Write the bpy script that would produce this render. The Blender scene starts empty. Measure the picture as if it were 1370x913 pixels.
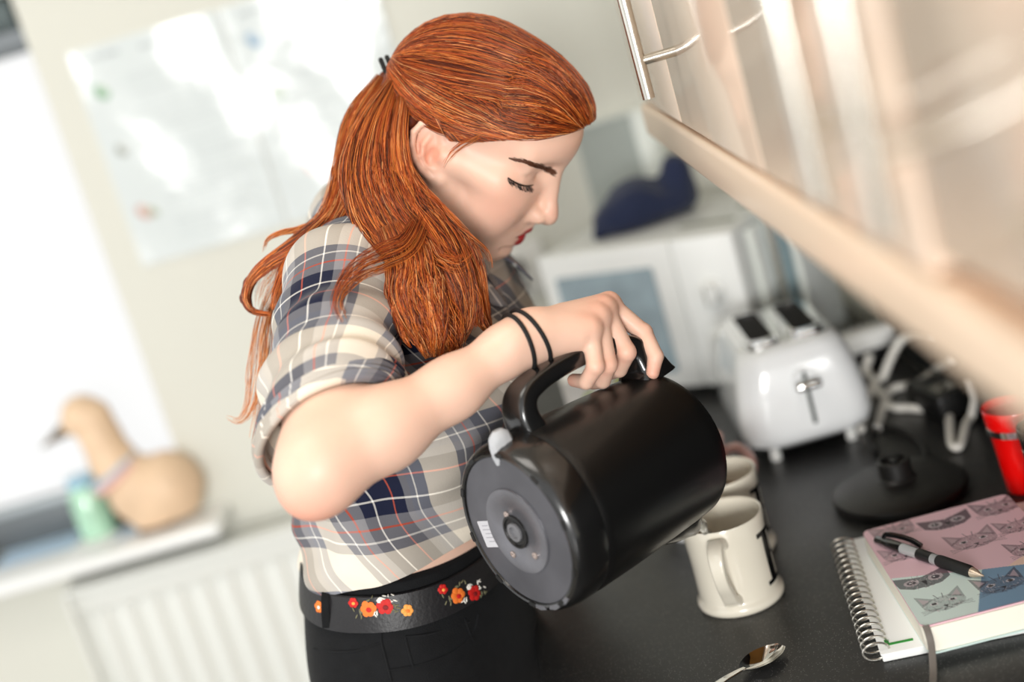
import bpy, bmesh, math, random
import numpy as np
from mathutils import Matrix, Vector

# ---------------------------------------------------------------- camera, world, lights, exposure
SC = bpy.context.scene
COL = SC.collection
DEG = math.pi / 180
FPX = 1903.0                                   # focal length in pixels of the 1370 wide frame
CAM = np.array([0.0, 0.0, 1.60])
_yaw, _pit, _rol = 1.7 * DEG, 14.2 * DEG, 16.5 * DEG
_f = np.array([-math.sin(_yaw) * math.cos(_pit), math.cos(_yaw) * math.cos(_pit), -math.sin(_pit)])
_r0 = np.array([math.cos(_yaw), math.sin(_yaw), 0.0])
_u0 = np.cross(_r0, _f)
_R = _r0 * math.cos(_rol) - _u0 * math.sin(_rol)
_U = _r0 * math.sin(_rol) + _u0 * math.cos(_rol)
cam = bpy.data.cameras.new('camera')
camo = bpy.data.objects.new('camera', cam)
COL.objects.link(camo)
camo.matrix_world = Matrix([[_R[0], _U[0], -_f[0], CAM[0]], [_R[1], _U[1], -_f[1], CAM[1]],
                            [_R[2], _U[2], -_f[2], CAM[2]], [0, 0, 0, 1]])
cam.sensor_width = 36
cam.lens = FPX * 36 / 1370
cam.clip_start = 0.02
cam.dof.use_dof = True
cam.dof.focus_distance = 1.37
cam.dof.aperture_fstop = 1.6
SC.camera = camo
SC.view_settings.view_transform = 'Standard'
SC.view_settings.look = 'None'
SC.view_settings.gamma = 1
SC.view_settings.use_curve_mapping = False
SC.view_settings.exposure = 0.22

world = bpy.data.worlds.new('overcast_sky')
SC.world = world
world.use_nodes = True
_bg = world.node_tree.nodes['Background']
_bg.inputs[0].default_value = (1.0, 1.0, 0.995, 1)
_bg.inputs[1].default_value = 0.86


def area(name, loc, target, sx, sy, power, color=(1, 1, 1)):
    l = bpy.data.lights.new(name, 'AREA')
    l.shape = 'RECTANGLE'
    l.size, l.size_y, l.energy, l.color = sx, sy, power, color
    o = bpy.data.objects.new(name, l)
    COL.objects.link(o)
    o.location = loc
    o.rotation_euler = (Vector(target) - Vector(loc)).to_track_quat('-Z', 'Y').to_euler()
    return o


area('side_window_light', (-2.3, 0.9, 1.9), (0, 1.5, 1.2), 1.8, 1.5, 6, (1.0, 1.0, 0.98))
area('rear_window_light', (-0.65, -3.6, 1.75), (0.1, 1.7, 1.0), 1.2, 1.0, 170, (1.0, 0.99, 0.97))
area('ceiling_lamp_light', (-0.5, 1.0, 2.42), (-0.5, 1.0, 0), 0.9, 0.5, 6, (1.0, 0.95, 0.88))


# ---------------------------------------------------------------- measuring helpers
def ray(x, y):
    return _f * FPX + _R * (x - 685) - _U * (y - 456.5)


def at(x, y, z):
    return CAM + ray(x, y) * z / FPX


def onz(x, y, z):
    d = ray(x, y)
    return CAM + d * (z - CAM[2]) / d[2]


def onX(x, y, X):
    d = ray(x, y)
    return CAM + d * (X - CAM[0]) / d[0]


def onY(x, y, Y):
    d = ray(x, y)
    return CAM + d * (Y - CAM[1]) / d[1]


def nrm(v):
    v = np.asarray(v, float)
    return v / np.linalg.norm(v)


# ---------------------------------------------------------------- mesh helpers: every shape is (verts, faces) in world space
def tolist(F):
    return F.tolist() if isinstance(F, np.ndarray) else F


def cat(*vf):
    V, F, n = [], [], 0
    for v, f in vf:
        V.append(np.asarray(v, float))
        F += [tuple(i + n for i in q) for q in tolist(f)]
        n += len(v)
    return np.concatenate(V), F


def xf(vf, M):
    V = np.asarray(vf[0], float)
    M = np.asarray(M, float)
    return V @ M[:3, :3].T + M[:3, 3], vf[1]


def frame(o, x, y, z):
    M = np.eye(4)
    M[:3, 0], M[:3, 1], M[:3, 2], M[:3, 3] = x, y, z, o
    return M


def rotz(a, o=(0, 0, 0)):
    c, s = math.cos(a), math.sin(a)
    return frame(o, (c, s, 0), (-s, c, 0), (0, 0, 1))


def box(c, s, r=0.0, seg=2):
    bm = bmesh.new()
    bmesh.ops.create_cube(bm, size=1)
    for v in bm.verts:
        v.co = Vector((v.co.x * s[0], v.co.y * s[1], v.co.z * s[2]))
    if r > 0:
        bmesh.ops.bevel(bm, geom=bm.edges[:], offset=r, segments=seg, profile=0.5, affect='EDGES')
    bm.verts.index_update()
    V = np.array([v.co[:] for v in bm.verts]) + np.asarray(c, float)
    F = [tuple(v.index for v in f.verts) for f in bm.faces]
    bm.free()
    return V, F


def loft(rings, cap0=True, cap1=True, closed=True):
    rings = np.asarray(rings, float)
    m, n = rings.shape[:2]
    V = rings.reshape(-1, 3)
    i = np.arange(m - 1)[:, None]
    j = np.arange(n if closed else n - 1)[None, :]
    k = (j + 1) % n
    F = np.stack([i * n + j, i * n + k, (i + 1) * n + k, (i + 1) * n + j], -1).reshape(-1, 4).tolist()
    if cap0:
        F.append(tuple(range(n - 1, -1, -1)))
    if cap1:
        F.append(tuple((m - 1) * n + q for q in range(n)))
    return V, F


def smooth_path(P, n):
    P = np.asarray(P, float)
    Q = np.vstack([2 * P[0] - P[1], P, 2 * P[-1] - P[-2]])
    out = []
    m = len(P) - 1
    for t in np.linspace(0, m, n):
        i = min(int(t), m - 1)
        u = t - i
        a, b, c, d = Q[i], Q[i + 1], Q[i + 2], Q[i + 3]
        out.append(0.5 * ((2 * b) + (-a + c) * u + (2 * a - 5 * b + 4 * c - d) * u * u + (-a + 3 * b - 3 * c + d) * u ** 3))
    return np.array(out)


def frames(P, up=None):
    P = np.asarray(P, float)
    T = np.gradient(P, axis=0)
    T /= np.linalg.norm(T, axis=1)[:, None] + 1e-12
    n0 = np.asarray(up if up is not None else (0.3, 0.2, 1.0), float)
    if abs(n0 @ T[0]) > 0.95 * np.linalg.norm(n0):
        n0 = np.array([1.0, 0, 0])
    N = []
    n = n0
    for t in T:
        n = n - t * (n @ t)
        n = n / (np.linalg.norm(n) + 1e-12)
        N.append(n)
    N = np.array(N)
    return T, N, np.cross(T, N)


def tube(P, r, seg=10, up=None, flat=1.0, cap=True):
    P = np.asarray(P, float)
    r = np.broadcast_to(np.asarray(r, float), (len(P),))
    T, N, B = frames(P, up)
    a = np.linspace(0, 2 * math.pi, seg, endpoint=False)
    rings = P[:, None] + r[:, None, None] * (np.cos(a)[None, :, None] * N[:, None] + flat * np.sin(a)[None, :, None] * B[:, None])
    return loft(rings, cap, cap)


def strip(P, w, t, up, seg_r=0.3):
    """a rounded rectangular section w (along B) by t (along N) swept on P"""
    P = np.asarray(P, float)
    T, N, B = frames(P, up)
    a = np.linspace(0, 2 * math.pi, 20, endpoint=False)
    e = 0.45
    x = np.sign(np.cos(a)) * np.abs(np.cos(a)) ** e
    y = np.sign(np.sin(a)) * np.abs(np.sin(a)) ** e
    w = np.broadcast_to(np.asarray(w, float), (len(P),))
    t = np.broadcast_to(np.asarray(t, float), (len(P),))
    rings = P[:, None] + 0.5 * t[:, None, None] * x[None, :, None] * N[:, None] + 0.5 * w[:, None, None] * y[None, :, None] * B[:, None]
    return loft(rings)


def lathe(prof, M=None, seg=48, cap0=True, cap1=True):
    """prof: (r, z) list, spun about the local z axis"""
    a = np.linspace(0, 2 * math.pi, seg, endpoint=False)
    rings = [np.stack([r * np.cos(a), r * np.sin(a), np.full(seg, z)], -1) for r, z in prof]
    vf = loft(rings, cap0, cap1)
    return xf(vf, M) if M is not None else vf


def ball(c, r, seg=16, M=None):
    t = np.linspace(0.04, math.pi - 0.04, seg // 2 + 1)
    vf = lathe([(math.sin(q), -math.cos(q)) for q in t], None, seg)
    V = vf[0] * np.asarray(r, float)
    if M is not None:
        V = V @ np.asarray(M)[:3, :3].T
    return V + np.asarray(c, float), vf[1]


def prism(poly, M, h):
    """2-D outline extruded h along local z"""
    p = np.asarray(poly, float)
    z = np.zeros((len(p), 1))
    return xf(loft([np.hstack([p, z]), np.hstack([p, z + h])]), M)


def rrect(w, h, r, n=6):
    pts = []
    for cx, cy, a0 in ((w / 2 - r, h / 2 - r, 0), (-w / 2 + r, h / 2 - r, 90), (-w / 2 + r, -h / 2 + r, 180), (w / 2 - r, -h / 2 + r, 270)):
        for k in range(n + 1):
            a = (a0 + 90 * k / n) * DEG
            pts.append((cx + r * math.cos(a), cy + r * math.sin(a)))
    return pts


WM = {}


def worldof(o):
    while o.parent is not None:
        o = o.parent
    return WM.get(o.name, np.eye(4))


def mk(name, vf, m, parent=None, smooth=True, ang=38, uv=None, col=None, kind=None):
    V, F = vf
    V = np.asarray(V, float)
    if parent is not None:
        W = np.linalg.inv(worldof(parent))
        V = V @ W[:3, :3].T + W[:3, 3]
    me = bpy.data.meshes.new(name)
    me.from_pydata(V.tolist(), [], tolist(F))
    me.update()
    if col is not None:
        at_ = me.color_attributes.new('paint', 'FLOAT_COLOR', 'POINT')
        c = np.ones((len(V), 4), np.float32)
        c[:, :3] = col
        at_.data.foreach_set('color', c.ravel())
    if uv is not None:
        l = me.uv_layers.new(name='cloth')
        idx = np.zeros(len(me.loops), np.int32)
        me.loops.foreach_get('vertex_index', idx)
        l.data.foreach_set('uv', np.asarray(uv, np.float32)[idx].ravel())
    if smooth:
        me.shade_smooth()
        if ang < 180:
            me.set_sharp_from_angle(angle=ang * DEG)
    o = bpy.data.objects.new(name, me)
    COL.objects.link(o)
    if m is not None:
        me.materials.append(m)
    if parent is not None:
        o.parent = parent
    if kind:
        o['kind'] = kind
    return o


def tag(o, label, category, group=None):
    o['label'] = label
    o['category'] = category
    if group:
        o['group'] = group
    return o


def thing(name, label, category, loc, M=None, group=None):
    o = bpy.data.objects.new(name, None)
    COL.objects.link(o)
    W = np.eye(4)
    if M is not None:
        W = np.array(M, float)
    W[:3, 3] = loc
    o.matrix_world = Matrix(W.tolist())
    o.empty_display_size = 0.05
    WM[o.name] = W
    return tag(o, label, category, group)


def copy_thing(o, loc_delta, label=None, group=None):
    r = o.copy()
    COL.objects.link(r)
    W = WM[o.name].copy()
    W[:3, 3] += loc_delta
    r.matrix_world = Matrix(W.tolist())
    WM[r.name] = W
    if label:
        r['label'] = label
    if group:
        r['group'] = group
    for ch in list(o.children):
        c = ch.copy()
        COL.objects.link(c)
        c.parent = r
        for g in list(ch.children):
            d = g.copy()
            COL.objects.link(d)
            d.parent = c
    return r


# ---------------------------------------------------------------- materials
def lin(h):
    h = h.lstrip('#')
    c = [int(h[i:i + 2], 16) / 255 for i in (0, 2, 4)]
    return tuple(x / 12.92 if x <= 0.04045 else ((x + 0.055) / 1.055) ** 2.4 for x in c)


def mat(name, color, rough=0.5, metal=0.0, spec=0.5, coat=0.0, noise=None, bump=None, sss=0.0, trans=0.0, ior=1.45, sheen=0.0, paint=False, emit=0.0, space='Object'):
    m = bpy.data.materials.new(name)
    m.use_nodes = True
    nt = m.node_tree
    b = nt.nodes['Principled BSDF']
    c = lin(color) if isinstance(color, str) else color
    b.inputs['Base Color'].default_value = (*c, 1)
    b.inputs['Roughness'].default_value = rough
    b.inputs['Metallic'].default_value = metal
    b.inputs['Specular IOR Level'].default_value = spec
    b.inputs['Coat Weight'].default_value = coat
    b.inputs['Coat Roughness'].default_value = 0.08
    b.inputs['IOR'].default_value = ior
    b.inputs['Transmission Weight'].default_value = trans
    b.inputs['Sheen Weight'].default_value = sheen
    if sss:
        b.inputs['Subsurface Weight'].default_value = sss
        b.inputs['Subsurface Radius'].default_value = (1.0, 0.35, 0.2)
        b.inputs['Subsurface Scale'].default_value = 0.006
    tc = nt.nodes.new('ShaderNodeTexCoord')
    src = None
    if paint:
        a = nt.nodes.new('ShaderNodeVertexColor')
        a.layer_name = 'paint'
        src = a.outputs[0]
    if noise:
        sc, amt = noise[:2]
        n = nt.nodes.new('ShaderNodeTexNoise')
        n.inputs['Scale'].default_value = sc
        n.inputs['Detail'].default_value = 4
        nt.links.new(tc.outputs[space], n.inputs['Vector'])
        mr = nt.nodes.new('ShaderNodeMapRange')
        mr.inputs[1].default_value, mr.inputs[2].default_value = 0.25, 0.75
        mr.inputs[3].default_value, mr.inputs[4].default_value = 1 - amt, 1 + amt
        nt.links.new(n.outputs['Fac'], mr.inputs[0])
        mx = nt.nodes.new('ShaderNodeMix')
        mx.data_type = 'RGBA'
        mx.blend_type = 'MULTIPLY'
        mx.inputs[0].default_value = 1
        if src is not None:
            nt.links.new(src, mx.inputs[6])
        else:
            mx.inputs[6].default_value = (*c, 1)
        nt.links.new(mr.outputs[0], mx.inputs[7])
        src = mx.outputs[2]
    if src is not None:
        nt.links.new(src, b.inputs['Base Color'])
    if bump:
        sc, st = bump[:2]
        n = nt.nodes.new('ShaderNodeTexNoise')
        n.inputs['Scale'].default_value = sc
        n.inputs['Detail'].default_value = 3
        nt.links.new(tc.outputs[space], n.inputs['Vector'])
        bp = nt.nodes.new('ShaderNodeBump')
        bp.inputs['Strength'].default_value = st
        bp.inputs['Distance'].default_value = bump[2] if len(bump) > 2 else 0.002
        nt.links.new(n.outputs['Fac'], bp.inputs['Height'])
        nt.links.new(bp.outputs[0], b.inputs['Normal'])
    if emit:
        b.inputs['Emission Color'].default_value = (*c, 1)
        b.inputs['Emission Strength'].default_value = emit
    return m


random.seed(7)
rng = np.random.default_rng(11)


# ---------------------------------------------------------------- distance-field modelling (one continuous skin from blended forms)
def smin(a, b, k):
    h = np.maximum(k - np.abs(a - b), 0) / k
    return np.minimum(a, b) - h * h * k * 0.25


def smax(a, b, k):
    return -smin(-a, -b, k)


def s_cone(p, a, b, ra, rb):
    a, b = np.asarray(a, float), np.asarray(b, float)
    ab = b - a
    t = np.clip(((p - a) @ ab) / (ab @ ab), 0, 1)
    return np.linalg.norm(p - a - t[:, None] * ab, axis=1) - (ra + (rb - ra) * t)


def s_ell(p, c, r):
    q = p - np.asarray(c, float)
    r = np.asarray(r, float)
    k0 = np.linalg.norm(q / r, axis=1)
    k1 = np.linalg.norm(q / (r * r), axis=1)
    return k0 * (k0 - 1) / (k1 + 1e-9)


def surface(f, lo, hi, h, relax=1):
    lo = np.asarray(lo, float)
    n = (np.ceil((np.asarray(hi, float) - lo) / h / 8).astype(int) + 1)
    N = n * 8
    cx, cy, cz = np.meshgrid(*[(np.arange(k) * 8 + 3.5) * h for k in n], indexing='ij')
    cen = np.stack([cx, cy, cz], -1).reshape(-1, 3) + lo
    dc = f(cen)
    act = np.abs(dc) < 8 * h * 0.866 * 1.35 + h
    D = np.repeat(np.repeat(np.repeat(dc.reshape(n).astype(np.float32), 8, 0), 8, 1), 8, 2)
    off = np.stack(np.meshgrid(*[np.arange(8)] * 3, indexing='ij'), -1).reshape(-1, 3)
    bi = np.stack(np.unravel_index(np.nonzero(act)[0], n), -1) * 8
    for s in range(0, len(bi), 1500):
        ijk = (bi[s:s + 1500, None] + off[None]).reshape(-1, 3)
        D[ijk[:, 0], ijk[:, 1], ijk[:, 2]] = f(ijk * h + lo)
    S = D < 0
    cnt = np.zeros(N - 1, np.int8)
    for dx in (0, 1):
        for dy in (0, 1):
            for dz in (0, 1):
                cnt += S[dx:N[0] - 1 + dx, dy:N[1] - 1 + dy, dz:N[2] - 1 + dz]
    c = np.stack(np.nonzero((cnt > 0) & (cnt < 8)), -1)
    idx = np.full(N - 1, -1, np.int32)
    idx[c[:, 0], c[:, 1], c[:, 2]] = np.arange(len(c))
    acc = np.zeros((len(c), 3))
    w = np.zeros(len(c))
    cor = [(0, 0, 0), (1, 0, 0), (0, 1, 0), (1, 1, 0), (0, 0, 1), (1, 0, 1), (0, 1, 1), (1, 1, 1)]
    val = [D[c[:, 0] + a, c[:, 1] + b, c[:, 2] + d] for a, b, d in cor]
    for i in range(8):
        for j in range(i + 1, 8):
            if sum(x != y for x, y in zip(cor[i], cor[j])) != 1:
                continue
            m = (val[i] < 0) != (val[j] < 0)
            t = np.where(m, val[i] / (val[i] - val[j] + 1e-12), 0)
            pt = np.array(cor[i])[None] + t[:, None] * (np.array(cor[j]) - np.array(cor[i]))[None]
            acc += np.where(m[:, None], pt, 0)
            w += m
    V = (c + acc / w[:, None]) * h + lo
    F = []
    for ax in range(3):
        u, v = [(1, 2), (2, 0), (0, 1)][ax]
        sl0 = [slice(None)] * 3
        sl1 = [slice(None)] * 3
        sl0[ax] = slice(0, N[ax] - 1)
        sl1[ax] = slice(1, N[ax])
        A, B = S[tuple(sl0)], S[tuple(sl1)]
        e = np.stack(np.nonzero(A != B), -1)
        ok = (e[:, u] > 0) & (e[:, v] > 0) & (e[:, u] < N[u] - 1) & (e[:, v] < N[v] - 1)
        e = e[ok]
        inside = S[e[:, 0], e[:, 1], e[:, 2]]

        def g(du, dv):
            q = e.copy()
            q[:, u] += du
            q[:, v] += dv
            return idx[q[:, 0], q[:, 1], q[:, 2]]
        quad = np.stack([g(-1, -1), g(0, -1), g(0, 0), g(-1, 0)], -1)
        quad[~inside] = quad[~inside][:, ::-1]
        F.append(quad)
    F = np.concatenate(F)
    for _ in range(relax):                              # settle the vertices onto the surface
        g = np.zeros_like(V)
        e = h * 0.3
        for k in range(3):
            d = np.zeros(3)
            d[k] = e
            g[:, k] = (f(V + d) - f(V - d)) / (2 * e)
        st_ = f(V)[:, None] * g / np.maximum((g * g).sum(1), 0.2)[:, None]
        ln_ = np.linalg.norm(st_, axis=1, keepdims=True)
        V = V - st_ * np.minimum(1, 0.45 * h / np.maximum(ln_, 1e-9))
    return V, F


def wob(p, sc, seed=0):
    """cheap smooth 3-D noise from summed sines"""
    r = np.random.default_rng(seed)
    o = np.zeros(len(p))
    for _ in range(6):
        k = r.normal(size=3)
        k = k / np.linalg.norm(k) * sc * r.uniform(0.6, 1.6)
        o += np.sin(p @ k + r.uniform(0, 6.28))
    return o / 6


# ---------------------------------------------------------------- flat print: a finely divided sheet whose points carry ink
class Paper:
    def __init__(s, nx, ny, base):
        s.a = np.ones((ny, nx, 3)) * np.array(lin(base) if isinstance(base, str) else base)
        s.nx, s.ny = nx, ny
        s.Y, s.X = np.meshgrid((np.arange(ny) + .5) / ny, (np.arange(nx) + .5) / nx, indexing='ij')

    def put(s, mask, c, al=1.0):
        c = np.array(lin(c) if isinstance(c, str) else c)
        m = (mask * al)[..., None]
        s.a = s.a * (1 - m) + c * m

    def rect(s, x0, y0, x1, y1, c, al=1.0):
        s.put((s.X >= x0) & (s.X <= x1) & (s.Y >= y0) & (s.Y <= y1), c, al)

    def ell(s, x, y, rx, ry, c, al=1.0, rot=0, soft=0):
        ca, sa = math.cos(rot), math.sin(rot)
        u, v = (s.X - x), (s.Y - y)
        d = np.hypot((u * ca + v * sa) / rx, (-u * sa + v * ca) / ry)
        s.put(np.clip((1 - d) / soft, 0, 1) if soft else d < 1, c, al)

    def poly(s, pts, c, al=1.0):
        ins = np.zeros(s.X.shape, bool)
        n = len(pts)
        for i in range(n):
            (x0, y0), (x1, y1) = pts[i], pts[(i + 1) % n]
            if y0 == y1:
                continue
            ins ^= ((y0 > s.Y) != (y1 > s.Y)) & (s.X < (x1 - x0) * (s.Y - y0) / (y1 - y0) + x0)
        s.put(ins, c, al)

    def line(s, x0, y0, x1, y1, w, c, al=1.0):
        d = np.array([x1 - x0, y1 - y0])
        t = np.clip(((s.X - x0) * d[0] + (s.Y - y0) * d[1]) / (d @ d + 1e-12), 0, 1)
        s.put(np.hypot(s.X - x0 - t * d[0], s.Y - y0 - t * d[1]) < w, c, al)

    def sheet(s, place):
        """place(u, v) -> world points; u to the right, v downward"""
        V = place(s.X.ravel(), s.Y.ravel())
        i = np.arange(s.ny - 1)[:, None]
        j = np.arange(s.nx - 1)[None]
        n = s.nx
        F = np.stack([i * n + j, (i + 1) * n + j, (i + 1) * n + j + 1, i * n + j + 1], -1).reshape(-1, 4)
        return (V, F), s.a.reshape(-1, 3)


# ================================================================ the room
wall_m = mat('wall_paint', '#d6d6cc', 0.75, bump=(220, 0.05))
ceil_m = mat('ceiling_paint', '#ecebe4', 0.8)
floor_m = mat('vinyl_floor', '#8d8880', 0.5, noise=(6, 0.1))
white_m = mat('white_gloss_paint', '#efefea', 0.3)
sill_m = mat('white_sill_laminate', '#eef0ef', 0.22, coat=0.3)
frame_m = mat('dark_grey_aluminium', '#62676a', 0.4, metal=0.3)
splash_m = mat('black_splashback', '#17191c', 0.3, noise=(30, 0.3))

YW, XW = 2.60, 0.505
WX0, WX1, WZ0, WZ1 = -1.95, -0.75, 0.795, 1.80


def st(name, vf, m, parent=None, **k):
    o = mk(name, vf, m, parent, **k)
    if parent is None:
        o['kind'] = 'structure'
    return o


def bx(x0, x1, y0, y1, z0, z1, r=0.0, seg=2):
    return box(((x0 + x1) / 2, (y0 + y1) / 2, (z0 + z1) / 2), (x1 - x0, y1 - y0, z1 - z0), r, seg)


st('floor', bx(-2.8, 0.7, -0.6, 2.85, -0.1, 0.0), floor_m)
st('ceiling', bx(-2.8, 0.7, 0.2, 2.85, 2.45, 2.55), ceil_m)
st('wall_back', cat(bx(-2.8, WX0, YW, YW + 0.22, 0, 2.45), bx(WX0, WX1, YW, YW + 0.22, 0, WZ0), bx(WX0, WX1, YW, YW + 0.22, WZ1, 2.45),
                    bx(WX1, 0.7, YW, YW + 0.22, 0, 2.45)), wall_m, smooth=False)
st('wall_right', bx(XW, 0.7, -0.3, YW, 0, 2.45), wall_m, smooth=False)
st('trim_1', bx(XW - 0.008, XW, 0.3, 2.12, 0.9005, 1.384), splash_m)
# skirting along the back wall, under the radiator
st('baseboard_back', bx(-2.8, -0.13, YW - 0.018, YW, 0, 0.1, 0.004), white_m)

win = st('window_1', cat(bx(WX0, WX1, 2.665, 2.715, WZ0, 0.876, 0.006), bx(WX0, WX1, 2.665, 2.715, 1.698, WZ1, 0.006),
                         bx(WX0, WX0 + 0.07, 2.665, 2.715, 0.876, 1.698), bx(WX1 - 0.016, WX1, 2.665, 2.715, 0.876, 1.698)), frame_m)
glass_m = bpy.data.materials.new('window_glass')
glass_m.use_nodes = True
_b = glass_m.node_tree.nodes['Principled BSDF']
_b.inputs['Alpha'].default_value = 0.03
_b.inputs['Roughness'].default_value = 0.02
_b.inputs['Base Color'].default_value = (0.9, 0.95, 0.95, 1)
st('pane', bx(WX0 + 0.07, WX1 - 0.016, 2.686, 2.694, 0.876, 1.698), glass_m, win)
st('frame_bead', bx(WX0 + 0.07, WX1 - 0.016, 2.655, 2.667, 0.868, 0.882, 0.003), mat('pale_aluminium', '#a9b0b3', 0.35, metal=0.4), win)
blind = mat('blind_fabric', '#5c6768', 0.7)
st('blind_roll', xf(lathe([(0.0, 0), (0.03, 0), (0.03, WX1 - WX0 - 0.02), (0.0, WX1 - WX0 - 0.02)], None, 20, False, False),
                    frame((WX0 + 0.01, 2.63, 1.768), (0, 1, 0), (0, 0, 1), (1, 0, 0))), blind, win)
st('window_sill', cat(bx(WX0 - 0.05, -0.688, 2.475, YW + 0.065, 0.770, 0.795, 0.008, 3)), sill_m, win)

# ---------------------------------------------------------------- posters on the back wall
lam_m = mat('laminated_paper', '#ffffff', 0.2, coat=0.3, paint=True, bump=(7, 0.35, 0.02))


def poster(x0, seed, label, blobs, heads):
    r = np.random.default_rng(seed)
    w, h, z1 = 0.278, 0.40, 1.672
    P = Paper(140, 200, '#d2d9d9')
    for (hx, hy, hw) in heads:
        x = hx
        while x < hx + hw:
            q = r.uniform(0.008, 0.02)
            P.rect(x, hy, x + q, hy + 0.022, '#59636a', 0.5)
            x += q + 0.006
    for k in range(30):
        y = 0.16 + k * 0.027
        if k % 6 == 5:
            continue
        P.rect(0.30, y, 0.30 + r.uniform(0.45, 0.62), y + 0.008, '#8d959a', 0.22)
    for bx_, by_, c, s_ in blobs:
        P.ell(bx_, by_, 0.05 * s_, 0.032 * s_, c, 0.75, 0.4)
        P.ell(bx_ + 0.02, by_ - 0.012, 0.03 * s_, 0.02 * s_, '#f0efe9', 0.4)
    y0 = YW - 0.0035

    def place(u, v):
        bow = 0.0022 * np.sin(u * 9 + seed) * np.sin(v * 7 + 1.0) - 0.0015 * np.sin(v * 3.1)
        return np.stack([x0 + u * w, y0 - 0.003 - bow, z1 - v * h], -1)
    sh, c = P.sheet(place)
    t = thing('wall_poster', label, 'poster', (x0 + w / 2, YW, z1 - h), None, 'laminated posters on the back wall')
    mk('printed_sheet', sh, lam_m, t, col=c)
    back = mat('poster_backing', '#e4e6e2', 0.6) if 'poster_backing' not in bpy.data.materials else bpy.data.materials['poster_backing']
    mk('backing', bx(x0, x0 + w, YW - 0.002, YW - 0.0003, z1 - h, z1), back, t)


poster(-0.689, 3, 'laminated text poster nearest the window with a green picture at its left side',
       [(0.13, 0.20, '#3f9150', 1.0), (0.13, 0.47, '#7a7f74', 0.8), (0.13, 0.76, '#c08472', 1.0), (0.19, 0.77, '#8a9a78', 0.7)], [(0.06, 0.04, 0.26), (0.46, 0.05, 0.3)])
poster(-0.409, 5, 'laminated text poster behind the woman\'s hair with a small blue picture at its top',
       [(0.16, 0.17, '#5d8fb5', 1.0), (0.2, 0.42, '#93a98f', 0.9), (0.26, 0.78, '#c69a96', 0.9)], [(0.12, 0.04, 0.3), (0.5, 0.04, 0.36)])

# ---------------------------------------------------------------- radiator
rad_m = mat('radiator_enamel', '#dfe1dc', 0.35)
rt = thing('radiator', 'white ribbed panel radiator on the wall under the window', 'radiator', (-0.66, 2.53, 0.12))
RX0, RX1, RZ0, RZ1 = -1.012, -0.16, 0.15, 0.742
mk('back_panel', bx(RX0, RX1, 2.525, 2.54, RZ0, RZ1, 0.004), rad_m, rt)
mk('top_grille', bx(RX0, RX1, 2.490, 2.575, RZ1 - 0.012, RZ1, 0.004), rad_m, rt)
mk('side_cover', bx(RX0 - 0.004, RX0 + 0.004, 2.492, 2.573, RZ0, RZ1 - 0.004, 0.002), rad_m, rt)
mk('side_cover', bx(RX1 - 0.004, RX1 + 0.004, 2.492, 2.573, RZ0, RZ1 - 0.004, 0.002), rad_m, rt)
mk('front_rim', bx(RX0, RX1, 2.512, 2.526, RZ1 - 0.06, RZ1 - 0.012, 0.005), rad_m, rt)
mk('front_rim', bx(RX0, RX1, 2.512, 2.526, RZ0, RZ0 + 0.045, 0.005), rad_m, rt)
pitch = 0.0495
nr = int((RX1 - RX0 - 0.03) / pitch)
rib0 = None
for i in range(nr):
    cx = RX0 + 0.045 + i * pitch
    if rib0 is None:
        s_ = np.linspace(-1, 1, 13)
        prof = [(cx + q * 0.0165, 2.526 - 0.017 * (0.5 + 0.5 * math.cos(math.pi * abs(q) ** 1.6))) for q in s_]
        zs = [RZ0 + 0.04, RZ0 + 0.07, RZ1 - 0.085, RZ1 - 0.055]
        sc_ = [0.05, 1, 1, 0.05]
        rings = [[(x, 2.526 - (2.526 - y) * s2, z) for x, y in prof] for z, s2 in zip(zs, sc_)]
        rib0 = mk('rib', loft(rings, False, False, False), rad_m, rt)
        rib0.location = (0, 0, 0)
    else:
        o = rib0.copy()
        COL.objects.link(o)
        o.location = (i * pitch, 0, 0)
for xb in (-0.9, -0.3):
    mk('bracket', bx(xb, xb + 0.03, 2.574, YW - 0.0003, 0.3, 0.6), rad_m, rt)
mk('supply_pipe', tube(smooth_path([(-0.15, 2.535, 0.2), (-0.11, 2.535, 0.2), (-0.1, 2.535, 0.18), (-0.1, 2.535, 0.0)], 14), 0.0075, 10), rad_m, rt)

# ---------------------------------------------------------------- worktop, base units, wall units
top_m = bpy.data.materials.new('black_speckled_laminate')
top_m.use_nodes = True
nt = top_m.node_tree
b = nt.nodes['Principled BSDF']
tc = nt.nodes.new('ShaderNodeTexCoord')
vo = nt.nodes.new('ShaderNodeTexVoronoi')
vo.inputs['Scale'].default_value = 420
cr = nt.nodes.new('ShaderNodeValToRGB')
cr.color_ramp.elements[0].position, cr.color_ramp.elements[0].color = 0.10, (0.30, 0.29, 0.27, 1)
cr.color_ramp.elements[1].position, cr.color_ramp.elements[1].color = 0.19, (0.018, 0.018, 0.018, 1)
sm = nt.nodes.new('ShaderNodeTexNoise')
sm.inputs['Scale'].default_value = 9
mr = nt.nodes.new('ShaderNodeMapRange')
mr.inputs[3].default_value, mr.inputs[4].default_value = 0.30, 0.46
bp = nt.nodes.new('ShaderNodeBump')
bp.inputs['Strength'].default_value = 0.12
bp.inputs['Distance'].default_value = 0.001
n2 = nt.nodes.new('ShaderNodeTexNoise')
n2.inputs['Scale'].default_value = 600
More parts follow.
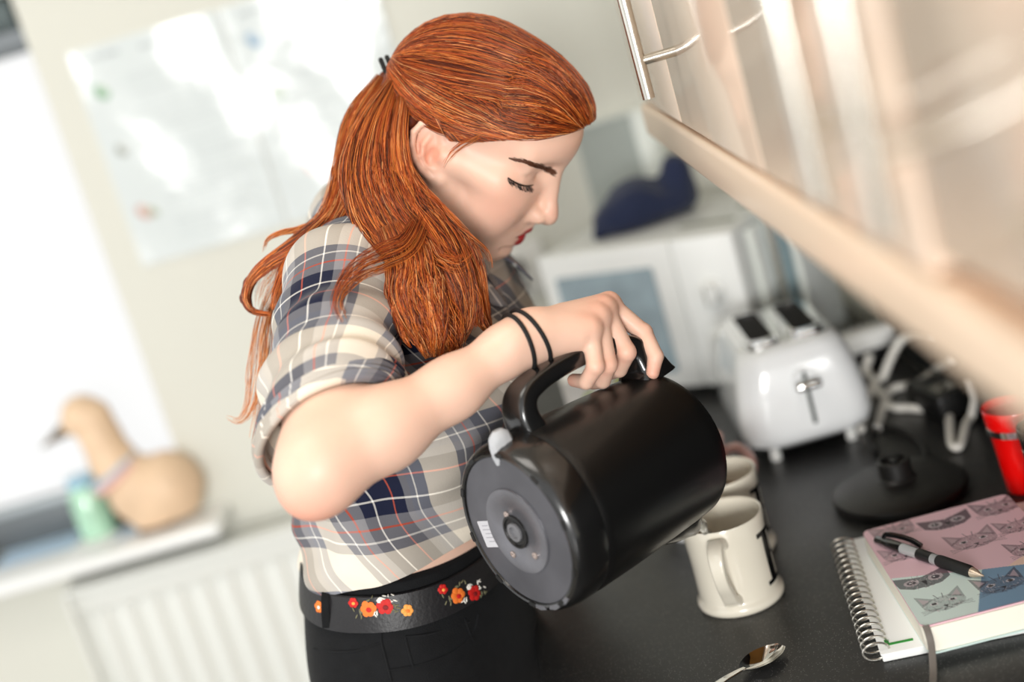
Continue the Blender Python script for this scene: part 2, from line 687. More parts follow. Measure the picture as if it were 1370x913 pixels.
for a_, b_ in ((tc.outputs['Object'], vo.inputs['Vector']), (vo.outputs['Distance'], cr.inputs[0]), (cr.outputs[0], b.inputs['Base Color']),
               (tc.outputs['Object'], sm.inputs['Vector']), (sm.outputs['Fac'], mr.inputs[0]), (mr.outputs[0], b.inputs['Roughness']),
               (tc.outputs['Object'], n2.inputs['Vector']), (n2.outputs['Fac'], bp.inputs['Height']), (bp.outputs[0], b.inputs['Normal'])):
    nt.links.new(a_, b_)
CX0 = -0.113
wt = mk('kitchen_worktop', bx(CX0, XW - 0.0085, 0.45, YW - 0.001, 0.862, 0.90, 0.006, 3), top_m)
tag(wt, 'black speckled laminate worktop carrying the mugs and appliances', 'worktop')

unit_m = mat('beech_laminate', '#e9cba8', 0.3, coat=0.25, noise=(3, 0.05))
door_m = mat('glossy_beech_door', '#ebd5c0', 0.18, coat=0.4, noise=(2.5, 0.05))
edge_m = mat('beech_edging', '#dc9c52', 0.45)
steel_m = mat('brushed_steel', '#c9c6bd', 0.22, metal=1.0)
chrome_m = mat('chrome', '#e2e2e0', 0.06, metal=1.0)
y = 0.45
t = thing('base_cabinet', 'row of beech base cupboards under the black worktop beside the woman', 'cabinet', (0.2, 1.5, 0))
mk('carcass', bx(-0.058, XW - 0.001, y, YW - 0.002, 0.1, 0.8615), unit_m, t, smooth=False)
mk('plinth', bx(-0.03, XW - 0.001, y, YW - 0.002, 0.0, 0.1), unit_m, t, smooth=False)
for i in range(4):
    w_ = (YW - 0.45) / 4
    d = mk('door', bx(-0.078, -0.0585, y + 0.003, y + w_ - 0.003, 0.115, 0.85, 0.002), door_m, t)
    mk('handle', tube([(-0.086, y + w_ / 2 - 0.07, 0.8), (-0.086, y + w_ / 2 + 0.07, 0.8)], 0.005, 10), steel_m, d)
    y += w_
ys = [0.22, 0.66, 1.05, 1.445, 1.765]
hy = [0.60, 0.71, 1.36, None]
names = ['wall cabinet whose bar handle is nearest the camera', 'wall cabinet second in from the camera with a bar handle',
         'wall cabinet with the sharp steel bar handle beside the woman\'s forehead', 'narrow handleless wall cabinet ending the row by the microwave']
for i in range(4):
    y0, y1 = ys[i], ys[i + 1]
    t = thing('wall_cabinet', 'glossy beech ' + names[i], 'cabinet', (0.35, (y0 + y1) / 2, 1.385), None, 'glossy beech wall cabinets in a row')
    mk('carcass', bx(0.206, XW - 0.001, y0 + 0.0008, y1 - 0.0008, 1.386, 2.10), edge_m, t, smooth=False)
    d = mk('door', bx(0.185, 0.2045, y0 + (0.008 if i == 1 else 0.0025), y1 - (0.008 if i == 0 else 0.0025), 1.416 if i < 1 else 1.404, 2.098, 0.0015), door_m, t)
    if hy[i] is not None:
        h = mk('handle', cat(tube([(0.150, hy[i], 1.447), (0.150, hy[i], 1.68)], 0.006, 16)), steel_m, d)
        mk('handle_post', tube([(0.150, hy[i], 1.483), (0.1852, hy[i], 1.483)], 0.005, 12), steel_m, d)
        mk('handle_post', tube([(0.150, hy[i], 1.644), (0.1852, hy[i], 1.644)], 0.005, 12), steel_m, d)
st('trim_2', cat(bx(0.181, 0.2045, 0.22, 1.762, 1.358, 1.399, 0.006, 3), bx(0.2, XW - 0.009, 1.742, 1.764, 1.358, 1.3855)), mat('beech_pelmet', '#ecd4bb', 0.35, coat=0.2))

# ---------------------------------------------------------------- sockets and the grey board on the back wall
plas_m = mat('white_plastic', '#eeeeea', 0.35)
blk_m = mat('black_plastic', '#141414', 0.4)
so = onY(690, 362, YW)
t = thing('wall_socket', 'white double wall socket with two black switches behind the woman\'s chin', 'socket', (so[0], YW, so[2] - 0.05))
mk('face_plate', bx(so[0] - 0.078, so[0] + 0.06, YW - 0.010, YW - 0.0004, so[2] - 0.052, so[2] + 0.052, 0.004), plas_m, t)
for k, (px_, py_, r_) in enumerate([(692, 357, 0.013), (699, 380, 0.008)]):
    q = onY(px_, py_, YW - 0.010)
    mk('socket_plug', box((q[0], YW - 0.022, q[2]), (r_ * 1.7, 0.024, r_ * 2), 0.004), blk_m, t)
gb = [onY(*p, YW) for p in ((770, 175), (862, 165), (870, 250), (785, 285))]
gx0, gx1, gz1, gz0 = gb[0][0] - 0.004, gb[2][0] + 0.008, gb[0][2] + 0.004, 1.10
t = thing('notice_board', 'grey felt notice board on the wall above the microwave', 'notice board', ((gx0 + gx1) / 2, YW, gz0))
mk('felt_panel', bx(gx0, gx1 - 0.012, YW - 0.012, YW - 0.0004, gz0, gz1), mat('grey_felt', '#a7aeaa', 0.9, noise=(60, 0.05)), t)
mk('frame_edge', bx(gx1 - 0.012, gx1 + 0.03, YW - 0.02, YW - 0.0004, gz0, gz1 + 0.004, 0.003), mat('pale_frame', '#dfe4de', 0.4), t)
mk('frame_edge', bx(gx0, gx1, YW - 0.018, YW - 0.0004, gz1, gz1 + 0.006, 0.002), bpy.data.materials['pale_frame'], t)


# ================================================================ things at the back: microwave, hat, boards, carton
ma = math.atan2(0.215, 0.285)
MWO = np.array([0.008, 2.245, 0.9005])
MW, MH, MD = 0.352, 0.252, 0.27
Mm = frame(MWO, (math.cos(ma), -math.sin(ma), 0), (math.sin(ma), math.cos(ma), 0), (0, 0, 1))
mwp = mat('microwave_white', '#eef0ee', 0.3, coat=0.2)
t = thing('microwave', 'white compact microwave oven standing in the corner behind the toaster', 'microwave', MWO + Mm[:3, :3] @ np.array([MW / 2, MD / 2, 0]), Mm)
L = lambda vf: xf(vf, Mm)
mk('casing', L(bx(0, MW, 0.018, MD, 0.012, MH, 0.008, 3)), mat('microwave_casing', '#d4d6d4', 0.35), t)
dm = mk('door', L(cat(bx(0, 0.245, 0, 0.02, 0.014, MH - 0.001, 0.005, 2))), mwp, t)
wgl = mat('microwave_window', '#8fa2ab', 0.12, coat=0.6, noise=(18, 0.25))
mk('door_window', L(prism(rrect(0.182, 0.172, 0.006), frame((0.117, -0.0006, 0.128), (1, 0, 0), (0, 0, 1), (0, -1, 0)), 0.0015)), wgl, dm)
mk('control_panel', L(bx(0.2462, MW, 0.0, 0.02, 0.014, MH - 0.001, 0.005, 2)), mwp, t)
for z in (0.165, 0.088):
    kn = mk('knob', L(lathe([(0.021, 0), (0.021, 0.006), (0.018, 0.008), (0.017, 0.02), (0.015, 0.022)], frame((0.299, 0.0, z), (1, 0, 0), (0, 0, 1), (0, -1, 0)), 28)), mwp, t)
    mk('knob_pointer', L(bx(0.2975, 0.3005, -0.0245, -0.0225, z - 0.013, z + 0.013)), chrome_m, kn)
olive = mat('dark_vent', '#4d5238', 0.6)
for (u0, u1, v) in ((0.225, 0.325, 0.075), (0.29, 0.335, 0.155)):
    mk('vent_slot', L(prism(rrect(u1 - u0, 0.014, 0.0069), frame(((u0 + u1) / 2, v, MH - 0.0005), (1, 0, 0), (0, 1, 0), (0, 0, 1)), 0.0016)), olive, t)
    mk('vent_rim', L(prism(rrect(u1 - u0 + 0.016, 0.028, 0.0139), frame(((u0 + u1) / 2, v, MH - 0.001), (1, 0, 0), (0, 1, 0), (0, 0, 1)), 0.0012)), mwp, t)
for (u, v) in ((0.03, 0.03), (MW - 0.03, 0.03), (0.03, MD - 0.03), (MW - 0.03, MD - 0.03)):
    mk('foot', L(lathe([(0.012, 0), (0.014, 0.0125)], frame((u, v, 0), (1, 0, 0), (0, 1, 0), (0, 0, 1)), 16)), blk_m, t)

# navy hat on the microwave
zt = 0.9005 + MH + 0.0005
h0 = onz(800, 322, zt)
h1 = onz(925, 292, zt)
hd = nrm(h1 - h0)
hl = np.linalg.norm(h1 - h0)
hn = np.cross((0, 0, 1), hd)


def hat(p):
    q = p - h0
    u, v, w = q @ hd, q @ hn, q[:, 2]
    loc = np.stack([u, v, w], -1)
    d = s_ell(loc, (hl * 0.28, 0.035, 0.024), (0.050, 0.052, 0.030))
    d = smin(d, s_ell(loc, (hl * 0.46, 0.045, 0.042), (0.042, 0.05, 0.036)), 0.03)
    d = smin(d, s_ell(loc, (hl * 0.72, 0.06, 0.026), (0.05, 0.05, 0.026)), 0.03)
    d = smin(d, s_cone(loc, (hl * 0.86, 0.06, 0.03), (hl * 0.93, 0.065, 0.070), 0.034, 0.025), 0.014)
    d = smin(d, s_cone(loc, (hl * 0.2, 0.02, 0.012), (hl * 0.02, 0.0, 0.005), 0.016, 0.006), 0.02)
    d = d + 0.005 * wob(p, 85, 3) + 0.0015 * wob(p, 190, 4)
    return smax(d, -w + 0.0003, 0.006)


hv = surface(hat, h0 - 0.12 + np.array([0, 0, 0.115]), h0 + np.array([0.28, 0.28, 0.13]), 0.004)
ho = tag(mk('knitted_hat', hv, mat('navy_knit', '#1b2440', 0.95, bump=(420, 0.5), sheen=0.15), ang=180), 'crumpled navy knitted hat lying on top of the white microwave', 'hat')

# upright boards between the microwave and the splashback
bw = mat('white_board', '#e4e9e6', 0.35)
bg_ = mat('pale_blue_glass_board', '#9fb6bd', 0.1, coat=0.5)
mside, mout = Mm[:3, 1], Mm[:3, 0]
mrf = MWO + mout * MW
for k, (hh, m_, lab, ln_) in enumerate([(0.245, bw, 'low white chopping board standing closest to the microwave side', 0.15),
                                        (0.36, bg_, 'pale blue glass chopping board standing between two white ones', 0.13),
                                        (0.36, bw, 'tall white chopping board standing nearest the dark splashback', 0.11)]):
    q = mrf + mout * (0.012 + 0.019 * k) + mside * (0.035 + 0.028 * k)
    Mb_ = frame((q[0], q[1], 0.9005), mside, mout * -1, (0, 0, 1))
    tb = thing('chopping_board', lab, 'chopping board', Mb_[:3, 3], Mb_, 'chopping boards standing on edge')
    mk('board', xf(bx(0, ln_, -0.005, 0.005, 0, hh, 0.004, 2), Mb_), m_, tb)
    mk('edge_strip', xf(bx(-0.004, 0.0002, -0.0058, 0.0058, 0.002, hh - 0.002, 0.001), Mb_), bpy.data.materials['pale_frame'] if k != 1 else steel_m, tb)

# carton behind the kettle handle
cp = onY(800, 515, 1.95)
ct = thing('food_carton', 'small white carton with a green leaf print behind the kettle handle', 'carton', (cp[0], cp[1], 0.9005))
P = Paper(60, 60, '#f1f0ec')
P.ell(0.25, 0.35, 0.10, 0.2, '#a9c25c', 0.9, 0.5)
P.ell(0.8, 0.3, 0.12, 0.22, '#b9c83a', 0.95, -0.5)
P.ell(0.42, 0.72, 0.16, 0.09, '#7fa5cf', 0.85)
P.ell(0.62, 0.5, 0.06, 0.14, '#e6b3b0', 0.8, 0.4)
P.rect(0.2, 0.88, 0.8, 0.92, '#98a1a4', 0.7)
sh, c = P.sheet(lambda u, v: np.stack([cp[0] - 0.05 + u * 0.11, np.full_like(u, cp[1] - 0.0305), 1.035 - v * 0.1345], -1))
mk('box_body', bx(cp[0] - 0.05, cp[0] + 0.06, cp[1] - 0.03, cp[1] + 0.03, 0.9005, 1.0355, 0.003), mat('carton_board', '#efeee9', 0.5), ct)
mk('printed_front', sh, mat('carton_print', '#ffffff', 0.4, paint=True), ct, col=c)

# ---------------------------------------------------------------- toaster
TX, TY, TZ = 0.287, 1.728, 0.9005
toast_m = mat('white_enamel', '#f3f5f5', 0.16, coat=0.6)
ty = 6 * DEG
Mt = rotz(-0.02, (TX, TY, TZ))
t = thing('toaster', 'white two slot toaster with chrome lever facing the mugs', 'toaster', (TX, TY, TZ), Mt)
L = lambda vf: xf(vf, Mt)
LT = 0.235
rings = []
for z, hw, ins in ((0.017, 0.060, 0.03), (0.020, 0.074, 0.014), (0.028, 0.083, 0.004), (0.042, 0.0865, 0.0), (0.068, 0.0855, 0.0), (0.098, 0.081, 0.003), (0.124, 0.075, 0.007), (0.141, 0.069, 0.012),
                   (0.148, 0.064, 0.018), (0.151, 0.058, 0.026)):
    rings.append([(x, y_ + LT / 2, z) for x, y_ in rrect(2 * hw, LT - 2 * ins, min(0.036, hw * 0.6), 8)])
mk('body', L(loft(rings)), toast_m, t)
mk('base_tray', L(prism(rrect(0.12, LT - 0.06, 0.03), frame((0, LT / 2, 0.012), (1, 0, 0), (0, 1, 0), (0, 0, 1)), 0.008)), blk_m, t)
mk('top_plate', L(prism(rrect(0.118, LT - 0.066, 0.022), frame((0, LT / 2, 0.1505), (1, 0, 0), (0, 1, 0), (0, 0, 1)), 0.003)), chrome_m, t)
slot_m = mat('dark_slot', '#0d0907', 0.7, spec=0.2)
for x in (-0.029, 0.029):
    s = mk('slot', L(prism(rrect(0.035, LT - 0.095, 0.009), frame((x, LT / 2, 0.1525), (1, 0, 0), (0, 1, 0), (0, 0, 1)), 0.0018)), slot_m, t)
    o_, i_ = rrect(0.044, LT - 0.085, 0.013, 6), rrect(0.033, LT - 0.097, 0.009, 6)
    lo_ = [[(x + p[0], p[1] + LT / 2, 0.1532) for p in o_], [(x + p[0] * .97, p[1] * .99 + LT / 2, 0.1595) for p in o_], [(x + p[0], p[1] + LT / 2, 0.1595) for p in i_], [(x + p[0], p[1] + LT / 2, 0.1535) for p in i_]]
    mk('slot_rim', L(loft(lo_, False, False)), chrome_m, s)
mk('lever_panel', L(prism(rrect(0.034, 0.084, 0.016), frame((0.006, 0.0012, 0.080), (1, 0, 0), (0, 0, 1), (0, -1, 0)), 0.002)), toast_m, t)
mk('lever_slot', L(prism(rrect(0.0052, 0.072, 0.0025), frame((0.006, -0.0006, 0.082), (1, 0, 0), (0, 0, 1), (0, -1, 0)), 0.001)), mat('slot_green_black', '#1d2a22', 0.5), t)
lv = mk('lever', L(cat(tube([(0.006, -0.003, 0.104), (0.006, -0.018, 0.104)], 0.0035, 10), box((0.006, -0.019, 0.104), (0.034, 0.010, 0.011), 0.0045, 3))), chrome_m, t)
for x, y_ in ((-0.05, 0.03), (0.052, 0.03), (-0.05, LT - 0.03), (0.052, LT - 0.03)):
    mk('foot', L(lathe([(0.0065, 0), (0.0075, 0.004), (0.0062, 0.020)], frame((x, y_, 0), (1, 0, 0), (0, 1, 0), (0, 0, 1)), 14)), plas_m, t)

# ---------------------------------------------------------------- kettle power base with its black lead
kb = np.array([0.339, 1.548, 0.9005])
KS = np.diag([0.90, 0.90, 1, 1])
t = thing('kettle_power_dock', 'round black kettle power base with a raised connector beside the notebook', 'kettle base', kb)
kbm = mat('matt_black_plastic', '#191817', 0.42, bump=(300, 0.08))
mk('dish', lathe([(0.080, 0.0), (0.086, 0.003), (0.0875, 0.008), (0.086, 0.012), (0.079, 0.0155), (0.055, 0.019), (0.028, 0.022), (0.0, 0.023)], frame(kb, (1, 0, 0), (0, 1, 0), (0, 0, 1)) @ KS, 64, True, False), kbm, t)
cn = mk('connector', lathe([(0.024, 0.021), (0.0215, 0.024), (0.0195, 0.026), (0.0188, 0.044), (0.0172, 0.0455), (0.0150, 0.0455), (0.0145, 0.040), (0.006, 0.040), (0.0055, 0.046), (0.0, 0.0465)],
                        frame(kb, (1, 0, 0), (0, 1, 0), (0, 0, 1)), 36, False, False), kbm, t)
z3 = 0.9045
cd = [onz(1222, 645, z3 + 0.006), onz(1238, 612, z3), onz(1228, 590, z3), onz(1205, 576, z3), onz(1178, 572, z3), onz(1165, 585, z3), onz(1172, 605, z3)]
mk('power_lead', tube(smooth_path(cd, 40), 0.0038, 8), kbm, t)

# ---------------------------------------------------------------- white cables, extension block, adaptor
cab_m = mat('white_cable', '#f1eee6', 0.4)
r_ = 0.0042


def cable(label, pts, r=0.0056, n=48):
    p = smooth_path(pts, n)
    p[:, 0] = np.minimum(p[:, 0], XW - 0.0085 - r)
    p[:, 2] = np.maximum(p[:, 2], 0.9005 + r)
    o = mk('white_cable', tube(p, r, 10), cab_m)
    tag(o, label, 'cable')


cable('white cable arching from beside the toaster up to the wall', [onz(1152, 576, 0.905), at(1172, 535, 2.02), at(1188, 488, 2.03), at(1205, 456, 2.03), at(1225, 446, 2.0), onX(1250, 448, 0.49)])
cable('white cable rising in a straight slope behind the kettle base', [onz(1174, 574, 0.905), at(1195, 545, 1.98), at(1225, 517, 1.97), at(1256, 494, 1.95), onX(1275, 480, 0.49)])
cable('white cable hanging in a narrow loop left of the red tumbler', [at(1303, 505, 1.80), at(1304, 535, 1.80), at(1296, 570, 1.80), onz(1285, 597, 0.905), onz(1274, 597, 0.905), onz(1271, 578, 0.905), onz(1270, 557, 0.905)])
cable('white cable sagging behind the arched cable towards the extension block', [at(1164, 475, 2.08), at(1158, 498, 2.08), at(1168, 522, 2.07), onz(1190, 543, 0.905), onz(1215, 547, 0.905), onz(1243, 549, 0.905)])
e0 = np.array([0.432, 2.03, 0.9005])
t = thing('extension_block', 'white extension socket block behind the looping cables', 'extension lead', e0)
Me = rotz(0.12, e0)
mk('block', xf(bx(-0.065, 0.055, -0.02, 0.02, 0.024, 0.054, 0.006), Me), plas_m, t)
mk('block_base', xf(bx(-0.062, 0.052, -0.018, 0.018, 0, 0.0245, 0.003), Me), blk_m, t)
mk('rocker_switch', xf(bx(-0.02, 0.0, -0.022, -0.019, 0.032, 0.044, 0.001), Me), plas_m, t)
a0 = np.array([0.468, 1.77, 0.9005])
t = thing('power_adaptor', 'black power adaptor lying against the splashback under the wall cabinet', 'adaptor', a0)
Ma = rotz(0.2, a0)
mk('adaptor_case', xf(bx(-0.028, 0.022, -0.045, 0.045, 0, 0.036, 0.006), Ma), blk_m, t)
mk('silver_label', xf(bx(-0.02, 0.012, -0.03, 0.0, 0.0358, 0.0366), Ma), steel_m, t)

# ---------------------------------------------------------------- tumblers
red_m = mat('red_glossy_plastic', '#ee0a08', 0.15, coat=0.5, emit=0.0)
blkg_m = mat('black_glossy_plastic', '#0d0d0e', 0.12, coat=0.6)
cup_in = mat('red_inside', '#e2503f', 0.3)
for (c_, m_, mi_, lab, rs, hz) in ((np.array([0.463, 1.475, 0.9005]), red_m, cup_in, 'red travel tumbler with a chrome band beside the splashback', 0.75, 0.142),
                                   (np.array([0.4665, 1.392, 0.9005]), blkg_m, blkg_m, 'black travel tumbler with a chrome band in front of the red one', 0.66, 0.146)):
    t = thing('travel_tumbler', lab, 'tumbler', c_, None)
    Mx = frame(c_, (1, 0, 0), (0, 1, 0), (0, 0, 0.71))
    p_ = [(0.0300, 0), (0.0315, 0.003), (0.0330, 0.03), (0.0362, 0.07), (0.0395, 0.098), (0.0405, 0.1), (0.0405, 0.112), (0.0418, 0.113), (0.0440, hz - 0.002), (0.0430, hz), (0.0415, hz - 0.002), (0.0385, 0.10), (0.030, 0.06)]
    mk('cup_wall', lathe([(r * rs, z) for r, z in p_], Mx, 48, True, True), m_, t)
    mk('chrome_band', lathe([(0.0398 * rs, 0.0995), (0.0416 * rs, 0.1005), (0.0418 * rs, 0.1115), (0.0402 * rs, 0.1125)], Mx, 48, False, False), chrome_m, t)
    mk('lid_disc', lathe([(0.0, hz - 0.016), (0.036 * rs, hz - 0.016), (0.0405 * rs, hz - 0.013)], Mx, 40, False, False), mi_, t)

# ---------------------------------------------------------------- spiral notebook, cat notebook, pen, spoon
q0, q1 = onz(1116, 738, 0.9005), onz(1162, 891, 0.9005)
ndir = nrm(q1 - q0)                                # along the wire, towards the camera
nlen = np.linalg.norm(q1 - q0)
nx = np.cross(ndir, (0, 0, 1)) * -1
if nx[0] < 0:
    nx = -nx
Mn = frame(q0, nx, ndir, np.array([0, 0, 1.0]))
t = thing('spiral_notebook', 'white wire bound notebook lying under the cat print notebook', 'notebook', q0, Mn)
L = lambda vf: xf(vf, Mn)
pap_m = mat('white_paper', '#eceeea', 0.6)
off = 0.014
NW = 0.148 * 1.15
mk('page_block', L(bx(off, off + NW + 0.045, 0.0, nlen, 0.0, 0.0075, 0.0012)), pap_m, t)
mk('cover', L(bx(off - 0.001, off + NW + 0.046, -0.001, nlen + 0.001, 0.0076, 0.0088, 0.0004)), mat('white_card', '#f2f3f0', 0.35), t)
mk('green_mark', L(cat(bx(off + 0.006, off + 0.032, nlen - 0.017, nlen - 0.013, 0.0089, 0.0092), bx(off + 0.006, off + 0.010, nlen - 0.024, nlen - 0.016, 0.0089, 0.0092))), mat('green_print', '#2f9a3c', 0.5), t)
wire = mat('silver_wire', '#c4c1b8', 0.25, metal=0.9)
nrings = 19
ring0 = None
for i in range(nrings):
    yy = 0.008 + (nlen - 0.016) * i / (nrings - 1)
    if ring0 is None:
        a = np.linspace(-0.35, 2 * math.pi - 1.0, 22)
        pth = np.stack([off - 0.004 + 0.0125 * np.cos(a) * 1.0, yy + 0.0025 * np.sin(a * 0.5), 0.0092 + 0.0085 * np.sin(a)], -1)
        ring0 = mk('wire_ring', L(tube(pth, 0.0011, 7)), wire, t)
        y_first = yy
    else:
        o = ring0.copy()
        COL.objects.link(o)
        o.location = (0, yy - y_first, 0)

# cat print notebook
zb = 0.9005 + 0.0092
TH = 0.024
c0, c1, c2 = onz(1153, 712, zb + TH), onz(1343, 662, zb + TH), onz(1194, 850, zb + TH)
bxd = nrm(c1 - c0)
byd = c2 - c0
byd = byd - bxd * (byd @ bxd)
blen = np.linalg.norm(byd)
byd = nrm(byd)
bwid = np.linalg.norm(c1 - c0) + 0.003
Mb = frame(np.array([c0[0], c0[1], zb]), bxd, byd, np.array([0, 0, 1.0]))
t = thing('cat_notebook', 'pink blue and mint notebook printed with cat and owl faces under the pen', 'notebook', Mb[:3, 3], Mb)
L = lambda vf: xf(vf, Mb)


def outline(w, h, r, n=8):
    return [(x + w / 2, y + h / 2) for x, y in rrect(w, h, r, n)]


mk('page_block', L(loft([[(x, y, 0.0017) for x, y in outline(bwid - 0.003, blen + 0.008, 0.008)], [(x, y, TH - 0.0015) for x, y in outline(bwid - 0.003, blen + 0.002, 0.008)]])), mat('cream_paper', '#ece7d8', 0.7), t)
mk('back_cover', L(loft([[(x, y, z) for x, y in outline(bwid, blen + 0.010, 0.009)] for z in (0, 0.0016)])), mat('mint_card', '#cfe3dd', 0.4), t)
PW, PH = 330, 240
P = Paper(PW, PH, '#eac3cc')
asp = blen / bwid
P.poly([(-.01, 0.53), (0.52, 0.66), (0.33, 1.01), (-.01, 1.01)], '#dff0ea')
P.poly([(0.52, 0.66), (1.01, 0.76), (1.01, 1.01), (0.33, 1.01)], '#7d9db8')
P.poly([(0.66, 0.69), (1.01, 0.54), (1.01, 0.76)], '#efcfbd')
rr = np.random.default_rng(4)


def face(x, y, w, kind, dark=0.62, rot=0.0):
    ink = '#3d3440'
    h = w * 0.62 / asp
    ca, sa = math.cos(rot), math.sin(rot)
    g = lambda a, b_: (x + (a * ca - b_ * sa) * w, y + (a * sa + b_ * ca) * h / 0.62)
    if kind == 'owl':
        P.poly([g(-.55, -.34), g(-.2, -.2), g(0, -.14), g(.2, -.2), g(.55, -.34), g(.5, .1), g(.28, .27), g(0, .3), g(-.28, .27), g(-.5, .1)], ink, dark)
        for s in (-1, 1):
            P.ell(*g(.24 * s, .0), w * .15, h * .2, '#c9bcc0', 0.8)
            P.ell(*g(.24 * s, .0), w * .085, h * .12, ink, 0.95)
            P.ell(*g(.24 * s - .02, -.02), w * .02, h * .03, '#ffffff', 0.9)
        P.poly([g(-.06, .02), g(.06, .02), g(0, .24)], '#1f1a22', 0.9)
    else:
        P.ell(*g(0, .03), w * .44, h * .46, ink, dark * 0.55, rot)
        for s in (-1, 1):
            P.poly([g(.46 * s, -.5), g(.14 * s, -.22), g(.44 * s, .0)], ink, dark * 0.8)
            P.poly([g(.41 * s, -.4), g(.24 * s, -.2), g(.39 * s, -.1)], '#d9bfc6', 0.5)
            P.ell(*g(.19 * s, -.03), w * .085, h * .085, '#e7dcdf', 0.75)
            P.ell(*g(.19 * s, -.03), w * .05, h * .075, '#1b171d', 0.95)
            for q in (-.04, .03, .1):
                P.line(*g(.10 * s, .2), *g(.52 * s, .2 + q), 0.0022, ink, 0.55)
            P.line(*g(.09 * s, -.38), *g(.05 * s, -.2), 0.003, ink, 0.7)
        P.poly([g(-.06, .12), g(.06, .12), g(0, .2)], '#1b171d', 0.95)
        P.line(*g(0, .2), *g(.09, .29), 0.0028, ink, 0.9)
        P.line(*g(0, .2), *g(-.09, .29), 0.0028, ink, 0.9)
    n = 120
    for _ in range(n):
        a, rad = rr.uniform(0, 6.28), math.sqrt(rr.uniform(0.05, 1))
        px_, py_ = g(.42 * rad * math.cos(a), .30 * rad * math.sin(a))
        P.line(px_, py_, px_ + rr.uniform(-.012, .012), py_ + rr.uniform(0, .02), 0.0016, ink if rr.uniform() > .35 else '#efdfe2', 0.45)


for (x, y, w, k, d) in ((0.19, 0.09, 0.32, 'cat', .6), (0.53, 0.13, 0.32, 'owl', .85), (0.88, 0.12, 0.33, 'cat', .85), (0.16, 0.33, 0.30, 'cat', .55), (0.60, 0.38, 0.34, 'cat', .7), (0.90, 0.35, 0.28, 'cat', .7),
                        (0.87, 0.58, 0.30, 'cat', .8), (0.17, 0.62, 0.32, 'owl', .8), (0.20, 0.85, 0.30, 'cat', .6), (0.56, 0.82, 0.32, 'cat', .85), (0.88, 0.86, 0.3, 'cat', .85)):
    face(x, y, w, k, d, -0.06)
sh, colr = P.sheet(lambda u, v: np.stack([u * bwid, v * blen, np.full_like(u, TH + 0.0006)], -1))
# round the sheet's corners like the card below it
V = sh[0]
rc = 0.009
for cx_, cy_, sx_, sy_ in ((rc, rc, -1, -1), (bwid - rc, rc, 1, -1), (rc, blen - rc, -1, 1), (bwid - rc, blen - rc, 1, 1)):
    dx_, dy_ = (V[:, 0] - cx_) * sx_, (V[:, 1] - cy_) * sy_
    m_ = (dx_ > 0) & (dy_ > 0)
    d_ = np.hypot(dx_, dy_)
    k_ = np.where(m_ & (d_ > rc), rc / np.maximum(d_, 1e-9), 1)
    V[:, 0] = np.where(m_, cx_ + (V[:, 0] - cx_) * k_, V[:, 0])
    V[:, 1] = np.where(m_, cy_ + (V[:, 1] - cy_) * k_, V[:, 1])
fc = mk('front_cover', L(loft([[(x, y, z) for x, y in outline(bwid, blen, 0.009)] for z in (TH - 0.0014, TH)])), mat('pink_card', '#e6bcc6', 0.4), t)
mk('printed_sheet', L((V, sh[1])), mat('printed_cover', '#ffffff', 0.38, paint=True), fc, col=colr)
strap = smooth_path([(0.004, blen * 1.0, TH + 0.001), (0.004, blen + 0.006, TH * 0.8), (0.003, blen + 0.012, 0.010), (-0.003, blen + 0.028, -0.004), (-0.010, blen + 0.05, -0.0075), (-0.018, blen + 0.09, -0.008)], 26)
mk('ribbon_bookmark', L(strip(strap, 0.0065, 0.0014, (0, 0, 1))), mat('grey_ribbon', '#6d665f', 0.6), t)

# pen
zp = zb + TH + 0.0065
p0, p1 = onz(1172, 722, zp), onz(1316, 771, zp)
pd = nrm(p1 - p0)
pl = np.linalg.norm(p1 - p0)
side = np.cross((0, 0, 1), pd)
Mp = frame(p0, side, np.array([0, 0, 1.0]), pd)
t = thing('gel_pen', 'black and clear gel pen lying across the cat print notebook', 'pen', p0, Mp)
L = lambda vf: xf(vf, Mp)
mk('cap_end', L(lathe([(0.003, 0), (0.0045, 0.002), (0.0048, 0.016), (0.0056, 0.018), (0.0056, 0.040)], None, 20)), blkg_m, t)
mk('clip', L(tube(smooth_path([(0.0, 0.004, 0.012), (0.004, 0.008, 0.016), (0.010, 0.006, 0.04), (0.0115, 0.0015, 0.056)], 14), 0.0028, 8, flat=0.6)), blkg_m, t)
clear = mat('clear_plastic', '#d9dcdc', 0.1, coat=0.3, trans=0.6)
mk('barrel', L(lathe([(0.0055, 0.0402), (0.0055, pl * 0.60)], None, 20)), clear, t)
mk('ink_tube', L(lathe([(0.0057, pl * 0.42), (0.0057, pl * 0.55)], None, 16)), blk_m, t)
mk('grip', L(lathe([(0.0058, pl * 0.605), (0.0062, pl * 0.63), (0.0060, pl * 0.88), (0.0052, pl * 0.90)], None, 20)), mat('rubber_grip', '#161616', 0.6), t)
mk('nib_cone', L(lathe([(0.0050, pl * 0.902), (0.0042, pl * 0.93), (0.0018, pl * 0.97), (0.0008, pl)], None, 20)), mat('pale_metal_tip', '#cbb9a4', 0.25, metal=0.6), t)

